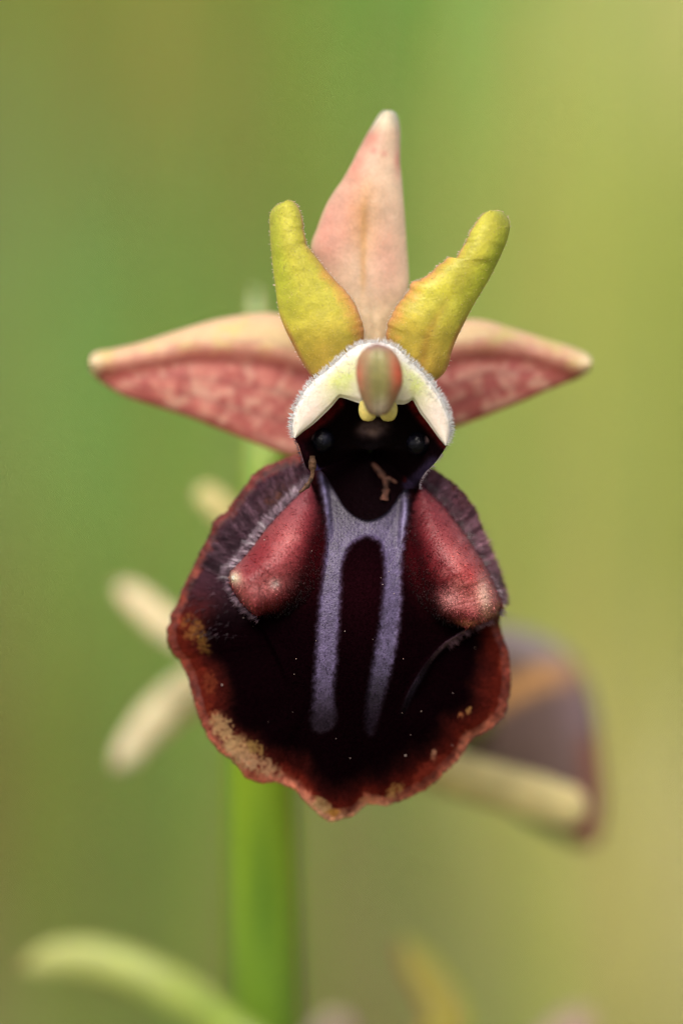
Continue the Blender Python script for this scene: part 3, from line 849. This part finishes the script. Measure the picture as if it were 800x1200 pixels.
# hood
outer = [(344, 513), (342, 504), (342, 493), (345, 480), (352, 466), (359, 455), (368, 445), (378, 437), (388, 429), (398, 420), (408, 411), (418, 405), (430, 402), (443, 401),
         (455, 403), (465, 408), (475, 417), (485, 427), (495, 436), (504, 447), (512, 457), (518, 467), (523, 478), (527, 489), (528, 500), (527, 511), (523, 522)]
inner = [(347, 513), (355, 506), (366, 498), (378, 487), (388, 477), (394, 470), (398, 466), (404, 467), (413, 470), (422, 473), (430, 477), (437, 480), (445, 481), (452, 479), (458, 476), (465, 474),
         (472, 474), (478, 472), (483, 469), (487, 475), (492, 484), (499, 493), (507, 504), (515, 515), (521, 522)]
def hood_h(x, y, u, v):
    return 24 + 3 * sm(0, 0.12, v) + 5 * np.sin(math.pi * np.clip(v, 0, 1)) - 6 * sm(0.85, 1.0, v) + 16 * blob(x, y, 445, 440, 40, 50) + 1.5 * (fbm(x, y, 20, 71) - .5)
def hood_c(x, y, u, v):
    n = fbm(x, y, 9, 72)
    c = np.tile(np.array([224.0, 214, 198]), (len(x), 1))
    c = mixc(c, (196, 206, 128), 0.9 * np.clip(blob(x, y, 404, 442, 18, 28, 40) + blob(x, y, 480, 444, 15, 28, -35), 0, 1) * (0.4 + 0.9 * n))
    c = mixc(c, (198, 206, 110), 0.5 * blob(x, y, 393, 446, 6, 5) + 0.5 * blob(x, y, 487, 452, 6, 5))
    c = mixc(c, (228, 206, 196), 0.5 * np.clip(blob(x, y, 362, 480, 12, 18, 30) + blob(x, y, 512, 490, 10, 18, -20), 0, 1))
    c = mixc(c, (238, 236, 236), 0.7 * sm(0.72, 0.95, v))
    return c
column, (hx, hy, hh) = strip("column", inner, outer, hood_h, hood_c, M['hood'], orchid, nu=240, nv=60, thick=9)
bowl = mesh_obj("stigma_cavity", bV, f, M['throat'], orchid, bcx); bowl.parent = column
bowl["label"] = "glossy black throat under the white hood"

oc = catmull(outer, 900)
def hood_fringe(n, s0, s1, L0, L1, wd, col, lift):
    i = rng.integers(3, 896, n)
    p = oc[i]; tg = oc[i + 2] - oc[i - 2]; tg /= np.linalg.norm(tg, axis=1, keepdims=True)
    nr_ = np.stack([tg[:, 1], -tg[:, 0]], 1)                       # outwards
    cen = p - np.array([435, 480]); nr_ *= np.sign((nr_ * cen).sum(1))[:, None]
    s = rng.uniform(s0, s1, n)
    lw = dist_poly(p[:, 0], p[:, 1], inner)
    s = np.minimum(s, lw * 0.8)
    x = p[:, 0] - nr_[:, 0] * s; y = p[:, 1] - nr_[:, 1] * s
    v_ = 1 - s / (lw + 1e-3)
    h = hood_h(x, y, 0 * x, v_)
    d = vec(nr_[:, 0] + rng.normal(size=n) * .3, nr_[:, 1] + rng.normal(size=n) * .3 - 0.1, lift + rng.normal(size=n) * .3)
    o = hairs("hair_fringe", W(x, y, h - 1), d, rng.uniform(L0, L1, n), wd * (0.7 + 0.6 * rng.random(n)), np.clip(np.array(col) * (0.85 + 0.2 * rng.random(n))[:, None], 0, 255), orchid)
    o.parent = column
    return o
hood_fringe(1000, 0, 2, 4.5, 8.5, 0.8, (255, 255, 255), 0.15)
hood_fringe(1800, 1, 26, 2.5, 4.5, 0.7, (244, 240, 228), 0.4)
# fuzz on the free edge below the hood
NE = 70
for edge_c in ([(523, 521), (517, 532), (508, 544), (498, 554), (492, 564), (491, 573)], [(346, 512), (350, 524), (355, 538), (359, 550)]):
    c = catmull(edge_c, 200); i = rng.integers(0, 200, NE); sg = 1 if edge_c[0][0] > 430 else -1
    hw = np.interp(c[i][:, 1], [540, 570], [14, -14])
    o = hairs("hair_fringe", W(c[i][:, 0], c[i][:, 1], hw - 1), vec(sg * 1.0 + rng.normal(size=NE) * .3, 0.4 + rng.normal(size=NE) * .3, rng.normal(size=NE) * .4), rng.uniform(2.5, 5.5, NE), 0.9, np.tile(np.array([178.0, 164, 174]) if sg > 0 else np.array([120.0, 100, 112]), (NE, 1)), orchid)
    o.parent = column

def blob_mesh(name, fn, cfun, mat, parent, nu=48, nv=48):
    """closed body: fn(u in 0..1 top to bottom, angle) -> x, y, h px"""
    u = (1 - np.cos(np.linspace(0.02, math.pi - 0.02, nu))) / 2; a = np.linspace(0, 2 * math.pi, nv, endpoint=False)
    A, U = np.meshgrid(a, u, indexing='ij')
    x, y, h = fn(U.ravel(), A.ravel())
    V = W(x, y, h); ff = grid_faces(nv, nu, wrap=True)
    c = V.mean(0)
    nn = vnormals(V, ff)
    if np.mean(((V - c) * nn).sum(1)) < 0: ff = ff[:, ::-1]
    tri = np.vstack([ff[:, [0, 1, 2]], ff[:, [0, 2, 3]]])
    i0 = np.arange(nv) * nu; V2 = np.vstack([V, V[i0].mean(0), V[i0 + nu - 1].mean(0)])
    ca = np.stack([i0, np.full(nv, len(V)), np.roll(i0, -1)], 1); cb = np.stack([i0 + nu - 1, np.roll(i0 + nu - 1, -1), np.full(nv, len(V) + 1)], 1)
    C = cfun(x, y, h, U.ravel(), A.ravel()); C = np.vstack([C, C[:2]])
    o = mesh_obj(name, V2, np.vstack([tri, ca, cb]), mat, orchid, C)
    o.parent = parent
    return o

py_ = np.array([402, 406, 412, 420, 428, 438, 448, 456, 464, 472, 480, 485, 488.])
pw_ = np.array([0, 12, 19.5, 24, 26.5, 27.5, 27, 25, 22, 18.5, 14.5, 10, 0.])
pd_ = np.array([0, 9, 15, 19, 21, 22, 21, 19, 16, 12, 9, 6, 0.])
def anther_fn(u, a):
    y = 402 + 86 * u
    w = np.interp(y, py_, pw_); d = np.interp(y, py_, pd_)
    return 445 + np.interp(y, [402, 450, 488], [-3, 0, -2]) + w * np.cos(a), y, 80 - 16 * (u - 0.45) + d * np.sin(a) - 2.0 * np.exp(-(np.cos(a) / 0.12) ** 2) * (np.sin(a) > 0)
def anther_c(x, y, h, u, a):
    n = fbm(x, y, 9, 81); k = np.cos(a)
    c = np.tile(np.array([140.0, 134, 84]), (len(x), 1))
    c = mixc(c, (160, 122, 100), sm(0.2, 0.6, np.abs(k)) * 0.6)
    c = mixc(c, (222, 100, 74), 0.9 * blob(k, (y - 440) / 26, 0.85, 0, 0.3, 0.8))
    c = mixc(c, (206, 110, 90), 0.7 * blob(k, (y - 440) / 26, -0.92, 0, 0.22, 0.7))
    c = mixc(c, (140, 106, 110), 0.8 * sm(416, 403, y)); c = mixc(c, (178, 168, 148), 0.7 * sm(455, 475, y) * sm(0.7, 0.2, np.abs(k - 0.1)))
    c = mixc(c, (138, 118, 108), 0.6 * sm(464, 484, y))
    return c * (0.9 + 0.2 * n)[:, None]
blob_mesh("anther", anther_fn, anther_c, M['anther'], column)["label"] = "olive and orange-red anther knob"
for cx, tilt in ((432.5, -1), (453.0, 1)):
    def burs(u, a, cx=cx, tilt=tilt):
        y = 466 + 28 * u; w = 11 * np.sqrt(np.clip(1 - (2 * np.clip(u, .3, 1) - 1) ** 2, 0, 1)) ** 0.8 * np.where(u < .3, .8 + u * .6, 1)
        w = np.where(u > 0.985, w * 0.3, w)
        return cx + tilt * 1.5 + w * np.cos(a), y, 32 + 7 * np.sin(a) * np.sqrt(np.clip(1 - (2 * u - 1) ** 2, 0.02, 1))
    blob_mesh("pollen_pouch", burs, lambda x, y, h, u, a: np.tile(np.array([214.0, 196, 112]), (len(x), 1)), M['anther'], column, 30, 36)
for cx, cy, r, hc in ((377, 516, 15, -14), (489.5, 520, 14, -14)):
    def eye(u, a, cx=cx, cy=cy, r=r, hc=hc):
        z = np.cos(u * math.pi); q = np.sin(u * math.pi)
        return cx + r * q * np.cos(a), cy - r * z, hc + r * 0.8 * q * np.sin(a) + 2.5 * (fbm(cx + r * q * np.cos(a), cy - r * z, 9, 95) - .5)
    def eyec(x, y, h, u, a, cx=cx, cy=cy, r=r):
        c = np.tile(np.array([7.0, 7, 13]), (len(x), 1))
        s = -1 if cx < 430 else 1
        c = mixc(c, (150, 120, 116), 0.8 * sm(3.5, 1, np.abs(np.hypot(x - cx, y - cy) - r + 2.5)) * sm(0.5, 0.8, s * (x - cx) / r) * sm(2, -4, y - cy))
        c = mixc(c, (50, 52, 78), 0.8 * blob(x, y, cx + (4 if s < 0 else -8), cy - 3, 5, 6) * fbm(x, y, 5, 91))  # bluish sheen painted into the ball's colour
        return c
    blob_mesh("eye_spot", eye, eyec, M['eye'], column, 32, 32)

# ---- petals
def petal_h(side):
    def f(x, y, u, v):
        e = 1 - (2 * v - 1) ** 2
        dep = 6 - 18 * sm(0.7, 1, u) + 8 * (1 - u)              # u: 0 tip .. 1 base
        return dep + 20 * e ** 0.6 - 9 * (v - 0.5) * side + 2.5 * (fbm(x, y, 22, 101) - .5) - 1.5 * np.exp(-((v - 0.62) / 0.1) ** 2) * sm(0.45, 0.75, u) * (side > 0)
    return f
def petal_c(side):
    def f(x, y, u, v):
        n1 = fbm(x, y, 34, 111); n2 = fbm(x, y, 9, 112)
        inn = v if side < 0 else 1 - v                           # 1 at the inner (wavy) edge
        c = np.tile(np.array([202.0, 196, 74]), (len(x), 1))
        c = mixc(c, (178, 190, 62), 0.8 * sm(0.5, 0.1, inn) * sm(0.75, 0.3, u) + 0.0)
        c = mixc(c, (200, 164, 76), sm(0.55, 0.95, u) * (0.3 + 0.7 * n1))
        c = mixc(c, (196, 194, 84), 0.6 * sm(0.35, 0.0, u))
        c = mixc(c, (206, 146, 84), sm(0.74, 1.0, inn + 0.2 * (n2 - .5)) * sm(0.15, 0.5, u) * 0.75)
        c = mixc(c, (204, 140, 108), sm(0.94, 1.0, inn + 0.06 * (n2 - .5)) * 0.6)
        c = mixc(c, (206, 132, 92), sm(0.08, 0.0, inn) * sm(0.55, 0.75, u) * 0.8)
        if side > 0: c = mixc(c, (178, 132, 60), 0.45 * np.exp(-((v - 0.60) / 0.06) ** 2) * sm(0.5, 0.8, u))
        return c * (0.84 + 0.2 * n2 + 0.12 * n1)[:, None]
    return f
PL_left = [(333, 236), (326, 239), (319, 245), (316, 254), (316, 268), (317, 287), (319, 307), (321, 325), (323, 340), (325, 356), (328, 370), (334, 386), (341, 400), (348, 414), (356, 428), (364, 440), (372, 448)]
PL_right = [(337, 234), (344, 236), (350, 244), (353, 252), (355, 263), (357, 276), (359, 287), (365, 294), (371, 302), (379, 312), (386, 321), (395, 331), (406, 342), (415, 355), (421, 368), (425, 381), (426, 393), (424, 408), (412, 430)]
PR_left = [(573, 247), (566, 250), (560, 257), (553, 268), (547, 280), (540, 292), (535, 300), (531, 303), (525, 301), (520, 307), (511, 313), (501, 322), (493, 328), (484, 330), (480, 335), (478, 341), (470, 352), (462, 364), (455, 378), (452, 391), (454, 405), (464, 425)]
PR_right = [(577, 246), (588, 248), (595, 256), (597, 267), (594, 281), (588, 296), (580, 313), (570, 332), (557, 353), (546, 374), (536, 394), (529, 412), (526, 425), (521, 436), (514, 443), (505, 448)]
def wob(pts, seed, a=1.0):
    p = catmull(pts, 120); k = np.arange(120)
    w = a * (vn(k, k * 0, 2.2, seed) - 0.5) * 2 * sm(0.05, 0.2, k / 120)
    return np.stack([p[:, 0] + w, p[:, 1] + w * 0.6], 1)
pet = []
for nm, l, r, sd_, lab in (("petal", PL_left, wob(PL_right, 5), -1, "yellow-green petal standing nearly upright"), ("petal", wob(PR_left, 6), PR_right, 1, "yellow-green petal leaning outward with a notched edge")):
    o, g = strip(nm, l, r, petal_h(sd_), petal_c(sd_), M['petal'], orchid, nu=220, nv=70, thick=10)
    o["label"] = lab; pet.append((o, g, sd_))
for o, (px, py, ph), sd_ in pet:
    nu, nv = px.shape
    n = 800
    i = rng.integers(3, nu - 20, n); j = rng.integers(1, nv - 1, n)
    d = vec(rng.normal(size=n) * .5, -0.4 + rng.normal(size=n) * .5, 0.7)
    hc = np.tile(np.array([230.0, 216, 150]), (n, 1)) * (0.8 + 0.3 * rng.random(n))[:, None]
    h1 = hairs("fuzz", W(px[i, j], py[i, j], ph[i, j] - .4), d, rng.uniform(1.2, 2.8, n), 0.8, hc, orchid); h1.parent = o
    n = 170
    i = rng.integers(3, nu - 20, n); j = np.where(rng.random(n) < 0.7, nv - 1 if sd_ < 0 else 0, 0 if sd_ < 0 else nv - 1)
    sgn = np.where(j > 0, 1, -1)
    d = vec(sgn + rng.normal(size=n) * .5, -0.3 + rng.normal(size=n) * .5, 0.4 + rng.normal(size=n) * .4)
    h2 = hairs("fuzz", W(px[i, j], py[i, j], ph[i, j]), d, rng.uniform(1.5, 3.6, n), 1.0, np.tile(np.array([240.0, 222, 204]), (n, 1)), orchid); h2.parent = o

# ---- sepals
def dorsal_h(x, y, u, v):
    e = 1 - (2 * v - 1) ** 2
    return -52 - 22 * sm(0.4, 0, u) + 18 * e ** 0.7 - 2.2 * np.exp(-((v - 0.56) / 0.06) ** 2) * sm(0.25, 0.5, u) + 4 * (fbm(x, y, 40, 121) - .5)
def dorsal_c(x, y, u, v):
    n1 = fbm(x, y, 36, 122); n2 = fbm(x, y, 10, 123)
    c = np.tile(np.array([214.0, 186, 158]), (len(x), 1))
    c = mixc(c, (214, 148, 132), np.clip(1.2 * blob(x, y, 392, 265, 26, 60, 15) + 0.8 * blob(x, y, 420, 190, 14, 40, 20) + 0.5 * blob(x, y, 450, 300, 20, 50), 0, 1) * (0.4 + 0.8 * n1))
    c = mixc(c, (196, 136, 76), 0.7 * blob(x, y, 423, 252, 17, 40) * (0.2 + 1.1 * n1)); c = mixc(c, (204, 158, 100), 0.6 * np.exp(-((x - np.interp(y, [200, 350], [427, 425])) / 3.5) ** 2) * sm(210, 260, y) * sm(360, 320, y))
    c = mixc(c, (196, 122, 108), 0.6 * (blob(x, y, 434, 162, 12, 10) + blob(x, y, 450, 180, 4, 4) + blob(x, y, 438, 177, 4, 4) + blob(x, y, 466, 190, 4, 16)) * (0.5 + n2))
    c = mixc(c, (226, 212, 184), sm(158, 140, y)); c = mixc(c, (214, 190, 148), 0.6 * sm(330, 380, y))
    c = mixc(c, (200, 190, 130), 0.5 * sm(0.93, 1, np.abs(2 * v - 1)))
    return c * (0.88 + 0.13 * n2 + 0.1 * n1)[:, None]
DL = [(450, 129), (445, 133), (440, 140), (434, 150), (427, 162), (419, 177), (410, 195), (400, 212), (390, 226), (383, 238), (376, 254), (371, 268), (366, 281), (364, 294), (370, 318), (384, 345), (400, 375), (415, 405), (422, 425)]
DR = [(457, 129), (463, 132), (467, 140), (469, 153), (469, 170), (469, 190), (471, 210), (473, 235), (475, 260), (477, 290), (479, 318), (479, 338), (474, 358), (465, 385), (458, 405), (452, 425)]
o, g = strip("sepal", DL, DR, dorsal_h, dorsal_c, M['sepal'], orchid, thick=9)
o["label"] = "upright pale pink sepal between the yellow petals"

def lateral(top, bottom, fold, tip, side, label):
    fc_ = catmull(fold, 80); s = np.argsort(fc_[:, 0]); fxs, fys = fc_[s, 0], fc_[s, 1]
    def hf(x, y, u, v):
        yf = np.interp(x, fxs, fys)
        band = sm(14, -16, y - yf)                              # 1 on the rolled upper band
        dep = -150 + 20 * sm(0.75, 1, u) - 12 * sm(0.3, 0, u)
        e = 1 - (2 * v - 1) ** 2
        return dep + 12 * e ** 0.5 + 8 * band * np.clip(e, 0, 1) ** 0.5 - 1.5 * np.exp(-((y - yf - 7) / 10) ** 2) + 4 * (fbm(x, y, 30, 131) - .5)
    def cf(x, y, u, v):
        yf = np.interp(x, fxs, fys) - 3
        n1 = fbm(x, y, 10, 132 + side, 3); n2 = fbm(x, y, 24, 135, 2)
        lo = np.tile(np.array([172.0, 92, 86]), (len(x), 1))
        lo = mixc(lo, (214, 172, 148), sm(0.34, 0.76, n1) * 0.75)
        lo = mixc(lo, (214, 140, 124), 0.5 * sm(0.5, 0.7, n2))
        lo = mixc(lo, (226, 172, 152), 0.85 * sm(505, 530, y) if side < 0 else 0 * x)
        lo = mixc(lo, (150, 70, 62), 0.7 * np.exp(-((y - yf - 7) / 12) ** 2) * (0.5 + 0.7 * n2))
        lo = mixc(lo, (150, 66, 54), 0.7 * sm(0.93, 1, v))
        up = np.tile(np.array([216.0, 190, 142]), (len(x), 1))
        up = mixc(up, (214, 162, 138), sm(-26, 0, y - yf) * 0.8 + 0.5 * sm(0.14, 0, v)); up = mixc(up, (204, 192, 116), 0.5 * sm(0.5, 0.65, n2))
        up = mixc(up, (204, 138, 118), 0.55 * sm(0.45, 0.75, n1) * sm(-30, -4, y - yf))
        w = sm(-16, 9, y - yf + 14 * (n1 - .5))
        c = up * (1 - w[:, None]) + lo * w[:, None]
        c = c * (1 - 0.10 * (np.sin(v * 34 + 1.5 * n2) > 0.75)[:, None] * sm(0.1, 0.3, v)[:, None])
        d = np.hypot(x - tip[0], y - tip[1])
        return mixc(c, (222, 198, 158), sm(22, 8, d))
    o, g = strip("sepal", top, bottom, hf, cf, M['sepal'], orchid, thick=9)
    o["label"] = label
    return o
lateral([(105, 423), (108, 415), (116, 411), (130, 409), (150, 405), (175, 398), (200, 390), (225, 382), (250, 375), (275, 370), (300, 367), (322, 367), (345, 373), (380, 388), (410, 420)],
        [(105, 428), (108, 437), (117, 446), (133, 457), (150, 466), (175, 474), (200, 482), (225, 490), (250, 500), (280, 512), (305, 522), (330, 531), (348, 534), (380, 520), (410, 500)],
        [(100, 440), (125, 434), (150, 430), (200, 421), (230, 415), (262, 415), (300, 418), (340, 426), (380, 440), (420, 460)], (105, 426), -1, "long red-mottled side sepal with a cream upper fold")
lateral([(693, 423), (690, 417), (682, 412), (665, 405), (645, 399), (620, 391), (595, 383), (575, 377), (556, 374), (540, 376), (515, 385), (480, 410), (460, 430)],
        [(693, 428), (690, 435), (680, 442), (665, 448), (650, 454), (635, 460), (615, 469), (590, 479), (570, 487), (550, 495), (535, 500), (515, 504), (480, 500), (460, 490)],
        [(700, 446), (680, 440), (660, 432), (640, 425), (615, 417), (590, 414), (560, 414), (530, 418), (490, 430), (440, 450)], (692, 425), 1, "shorter red-mottled side sepal narrowing to a blunt cream tip")

# ---- stem, ovary, bracts
low_pt = np.array([BASE[0], BASE[1], -0.004])
a1, a0 = W(312, 1050, DEPTH_STEM), W(309, 520, DEPTH_STEM + 30)
ctrl = np.array([low_pt, low_pt * 0.5 + a1 * 0.5 + np.array([0.0006, 0, 0]), a1, W(314, 780, DEPTH_STEM + 20), a0, W(305, 440, DEPTH_STEM + 30)])
path = catmull(ctrl, 160)
rad = np.interp(np.linspace(0, 1, 160), [0, 0.75, 0.93, 1], [58 * S, 53 * S, 42 * S, 10 * S])
def stem_c(u, a):
    c = np.tile(np.array([108.0, 142, 44]), (len(u), 1))
    n = fbm(u * 900, a * 60, 40, 141)
    c = mixc(c, (84, 128, 34), 0.8 * np.exp(-((np.mod(a, 2 * math.pi) - 4.9) / 0.28) ** 2)); c = mixc(c, (58, 100, 26), 0.9 * np.exp(-((np.mod(a, 2 * math.pi) - 1.5) / 0.32) ** 2) * sm(0.1, 0.6, fbm(u * 900, 0 * u, 60, 77)))
    c = mixc(c, (150, 182, 50), 0.6 * sm(0.4, 0.7, n)); c = mixc(c, (136, 164, 30), sm(0.85, 0.92, u))
    return c
tube("stem", path, rad, stem_c, M['green'], orchid, 48, ridge=lambda a: 1 + 0.05 * np.cos(3 * a) - 0.10 * np.exp(-((a - 4.9) / 0.25) ** 2) - 0.10 * np.exp(-((a - 1.4) / 0.25) ** 2))

def flesh(name, ctrl, widths, col, col2, parent, flat=0.55, n=70, mat='green'):
    """a thick pointed bract or sepal along pixel control points (x, y, h)"""
    c = catmull(np.array(ctrl, float), n)
    p = W(c[:, 0], c[:, 1], c[:, 2])
    u = np.linspace(0, 1, n)
    w = np.interp(u, np.linspace(0, 1, len(widths)), widths) * S
    w = w * np.sqrt(np.clip(np.minimum(1, 14 * np.minimum(u + 0.004, 1.004 - u)), 0, 1))
    def cf(uu, a):
        k = fbm(uu * 300, a * 30, 30, 151)
        cc = np.tile(np.array(col, float), (len(uu), 1)); cc = mixc(cc, col2, uu * 0.9); return cc * (0.92 + 0.16 * k)[:, None]
    return tube(name, p, np.stack([w, w * flat], 1), cf, M[mat], parent, 28)

flesh("ovary", [(425, 470, -40), (405, 490, -150), (370, 520, -260), (335, 560, -350), (314, 610, -400)], [20, 30, 32, 28, 22], (150, 172, 50), (128, 164, 34), orchid, 0.9)
flesh("bract", [(318, 640, -440), (312, 520, -455), (304, 420, -470), (299, 338, -480)], [34, 26, 14, 5], (130, 164, 44), (196, 204, 160), orchid, 0.4)
flesh("bract", [(330, 1240, -420), (270, 1206, -450), (215, 1168, -560), (150, 1135, -600), (85, 1122, -620), (28, 1134, -630)], [22, 28, 30, 28, 26, 18], (124, 148, 52), (186, 188, 120), orchid, 0.7)["label"] = "pale green bract curving out from the lower stem"
flesh("bract", [(330, 1300, -430), (352, 1250, -450), (385, 1220, -600), (402, 1188, -640)], [20, 30, 34, 26], (176, 160, 120), (204, 180, 156), orchid, 0.6)
flesh("bract", [(340, 1330, -520), (470, 1260, -620), (525, 1200, -680), (490, 1130, -700), (470, 1105, -700)], [20, 30, 34, 28, 16], (186, 176, 66), (192, 178, 84), orchid, 0.6)
flesh("bract", [(345, 1340, -560), (520, 1300, -650), (640, 1240, -700), (690, 1185, -720)], [20, 30, 36, 30], (190, 168, 134), (210, 180, 158), orchid, 0.6)

# a flower turned to one side behind: three pale sepals show
fl_a = bpy.data.objects.new("flower", None); scene.collection.objects.link(fl_a); fl_a.parent = orchid
fl_a["label"] = "out of focus flower whose cream sepals poke out past the lip's edge"
for ct, wd, c1, c2 in (
    ([(306, 640, -440), (275, 612, -470), (250, 588, -490), (232, 572, -500)], [16, 20, 18, 14], (176, 164, 96), (212, 200, 140)),
    ([(312, 800, -430), (255, 768, -460), (200, 736, -560), (165, 706, -590), (138, 686, -610)], [16, 20, 22, 21, 14], (206, 192, 140), (226, 210, 172)),
    ([(312, 800, -430), (262, 792, -460), (215, 815, -550), (178, 848, -580), (136, 900, -600)], [16, 24, 28, 25, 14], (206, 192, 140), (236, 226, 194))):
    o = flesh("sepal", ct, wd, c1, c2, orchid, 0.6, mat='sepal'); o.parent = fl_a
o = flesh("ovary", [(314, 900, -430), (313, 850, -430), (312, 800, -430), (309, 720, -436), (306, 640, -440)], [14, 18, 20, 18, 12], (130, 160, 44), (150, 170, 60), orchid, 0.9); o.parent = fl_a

# a second flower behind, seen from its flank: purple-brown lip, tan margin, cream sepal
fl_b = bpy.data.objects.new("flower", None); scene.collection.objects.link(fl_b); fl_b.parent = orchid
fl_b["label"] = "out of focus purple-brown flower seen from its flank"
def rb_h(x, y, u, v):
    e = 1 - (2 * v - 1) ** 2
    return -640 + 60 * e ** 0.6 + 30 * (v - 0.5)
def rb_c(x, y, u, v):
    c = np.tile(np.array([112.0, 90, 84]), (len(x), 1))
    c = mixc(c, (156, 142, 140), sm(30, 6, dist_poly(x, y, [(560, 745), (610, 750), (655, 768)])))
    c = mixc(c, (204, 152, 96), sm(26, 6, dist_poly(x, y, [(560, 830), (600, 808), (640, 790), (668, 792)])))
    c = mixc(c, (142, 118, 122), 0.9 * blob(x, y, 678, 830, 22, 50, -10)); c = mixc(c, (150, 92, 72), 0.8 * sm(30, 10, dist_poly(x, y, [(700, 880), (704, 960), (690, 985)])))
    return c
o, g = strip("lip", [(545, 735), (535, 800), (530, 850), (545, 900), (600, 950), (660, 985), (690, 995)],
             [(585, 730), (640, 748), (678, 778), (698, 830), (706, 890), (710, 950), (700, 992)], rb_h, rb_c, M['margin'], orchid, nu=90, nv=50, thick=60)
o.parent = fl_b
o = flesh("sepal", [(440, 880, -420), (500, 898, -425), (560, 915, -430), (620, 932, -435), (688, 952, -440)], [20, 26, 28, 29, 24], (206, 190, 120), (228, 212, 152), orchid, 0.6, mat='sepal'); o.parent = fl_b
o = flesh("ovary", [(318, 860, -600), (360, 850, -580), (440, 850, -570), (520, 850, -580), (580, 840, -600)], [16, 20, 22, 22, 18], (130, 160, 50), (140, 130, 70), orchid, 0.9); o.parent = fl_b

# ------------------------------------------------------------------ dry scraps lying in the throat
def bowl_h(x, y):
    r = np.hypot(x - BX, y - BY); a = np.arctan2(y - BY, x - BX)
    k = np.interp(a, tb, RB); rh = np.interp(a, tb, rim_h)
    return rh - 62 * (1 - np.clip(r / k, 0, 1) ** 1.8) * (1 - 0.3 * sm(500, 610, y))
def scrap(name, branches, col, label):
    vs, fs, cs, off = [], [], [], 0
    for pts, ws in branches:
        c = catmull(np.array(pts, float), 26); u = np.linspace(0, 1, 26)
        w = np.interp(u, np.linspace(0, 1, len(ws)), ws) * (0.6 + 0.8 * vn(u * 40, u * 0, 3, 7))
        tg = np.gradient(c[:, :2], axis=0); tg /= np.linalg.norm(tg, axis=1, keepdims=True); nm = np.stack([-tg[:, 1], tg[:, 0]], 1)
        k = 10; a = np.linspace(0, 2 * math.pi, k, endpoint=False)
        x = c[:, None, 0] + nm[:, None, 0] * w[:, None] * np.cos(a); y = c[:, None, 1] + nm[:, None, 1] * w[:, None] * np.cos(a)
        h = c[:, None, 2] + 0.55 * w[:, None] * np.sin(a)
        V = W(x.T.ravel(), y.T.ravel(), h.T.ravel()); f = grid_faces(k, 26, wrap=True)
        vs.append(V); fs.append(f + off); off += len(V)
        n = fbm(x.T.ravel(), y.T.ravel(), 6, 161)
        cs.append(np.array(col, float)[None] * (0.35 + 1.2 * n)[:, None])
    V = np.vstack(vs); org = V.mean(0)
    me = mesh_obj(name, V - org, np.vstack(fs), M['dry'], None, np.vstack(cs))
    me.location = org; me["label"] = label; me["category"] = "dry scrap"; me["group"] = "dry scraps in the throat"
    return me
hz = lambda x, y: float(bowl_h(np.array([x]), np.array([y]))[0]) + 5
scrap("dry_scrap", [([(436, 543, hz(436, 545)), (444, 552, hz(444, 552)), (451, 562, hz(451, 562)), (452, 574, hz(452, 574)), (450, 586, hz(450, 586))], [1.5, 3.4, 4.4, 3.6, 4.8]),
                    ([(451, 562, hz(451, 562)), (458, 562, hz(458, 562)), (465, 566, hz(465, 566))], [3.5, 2.6, 1.2])], (78, 50, 40), "small forked brown dry scrap in the black throat")
scrap("dry_scrap", [([(366, 534, 12), (366, 545, 8), (366, 556, 4), (362, 566, 2), (355, 574, 1), (350, 577, 1)], [2.4, 4.8, 3.4, 3.2, 2.6, 1.0])], (88, 64, 48), "narrow curled brown dry strip hanging beside the throat's edge")
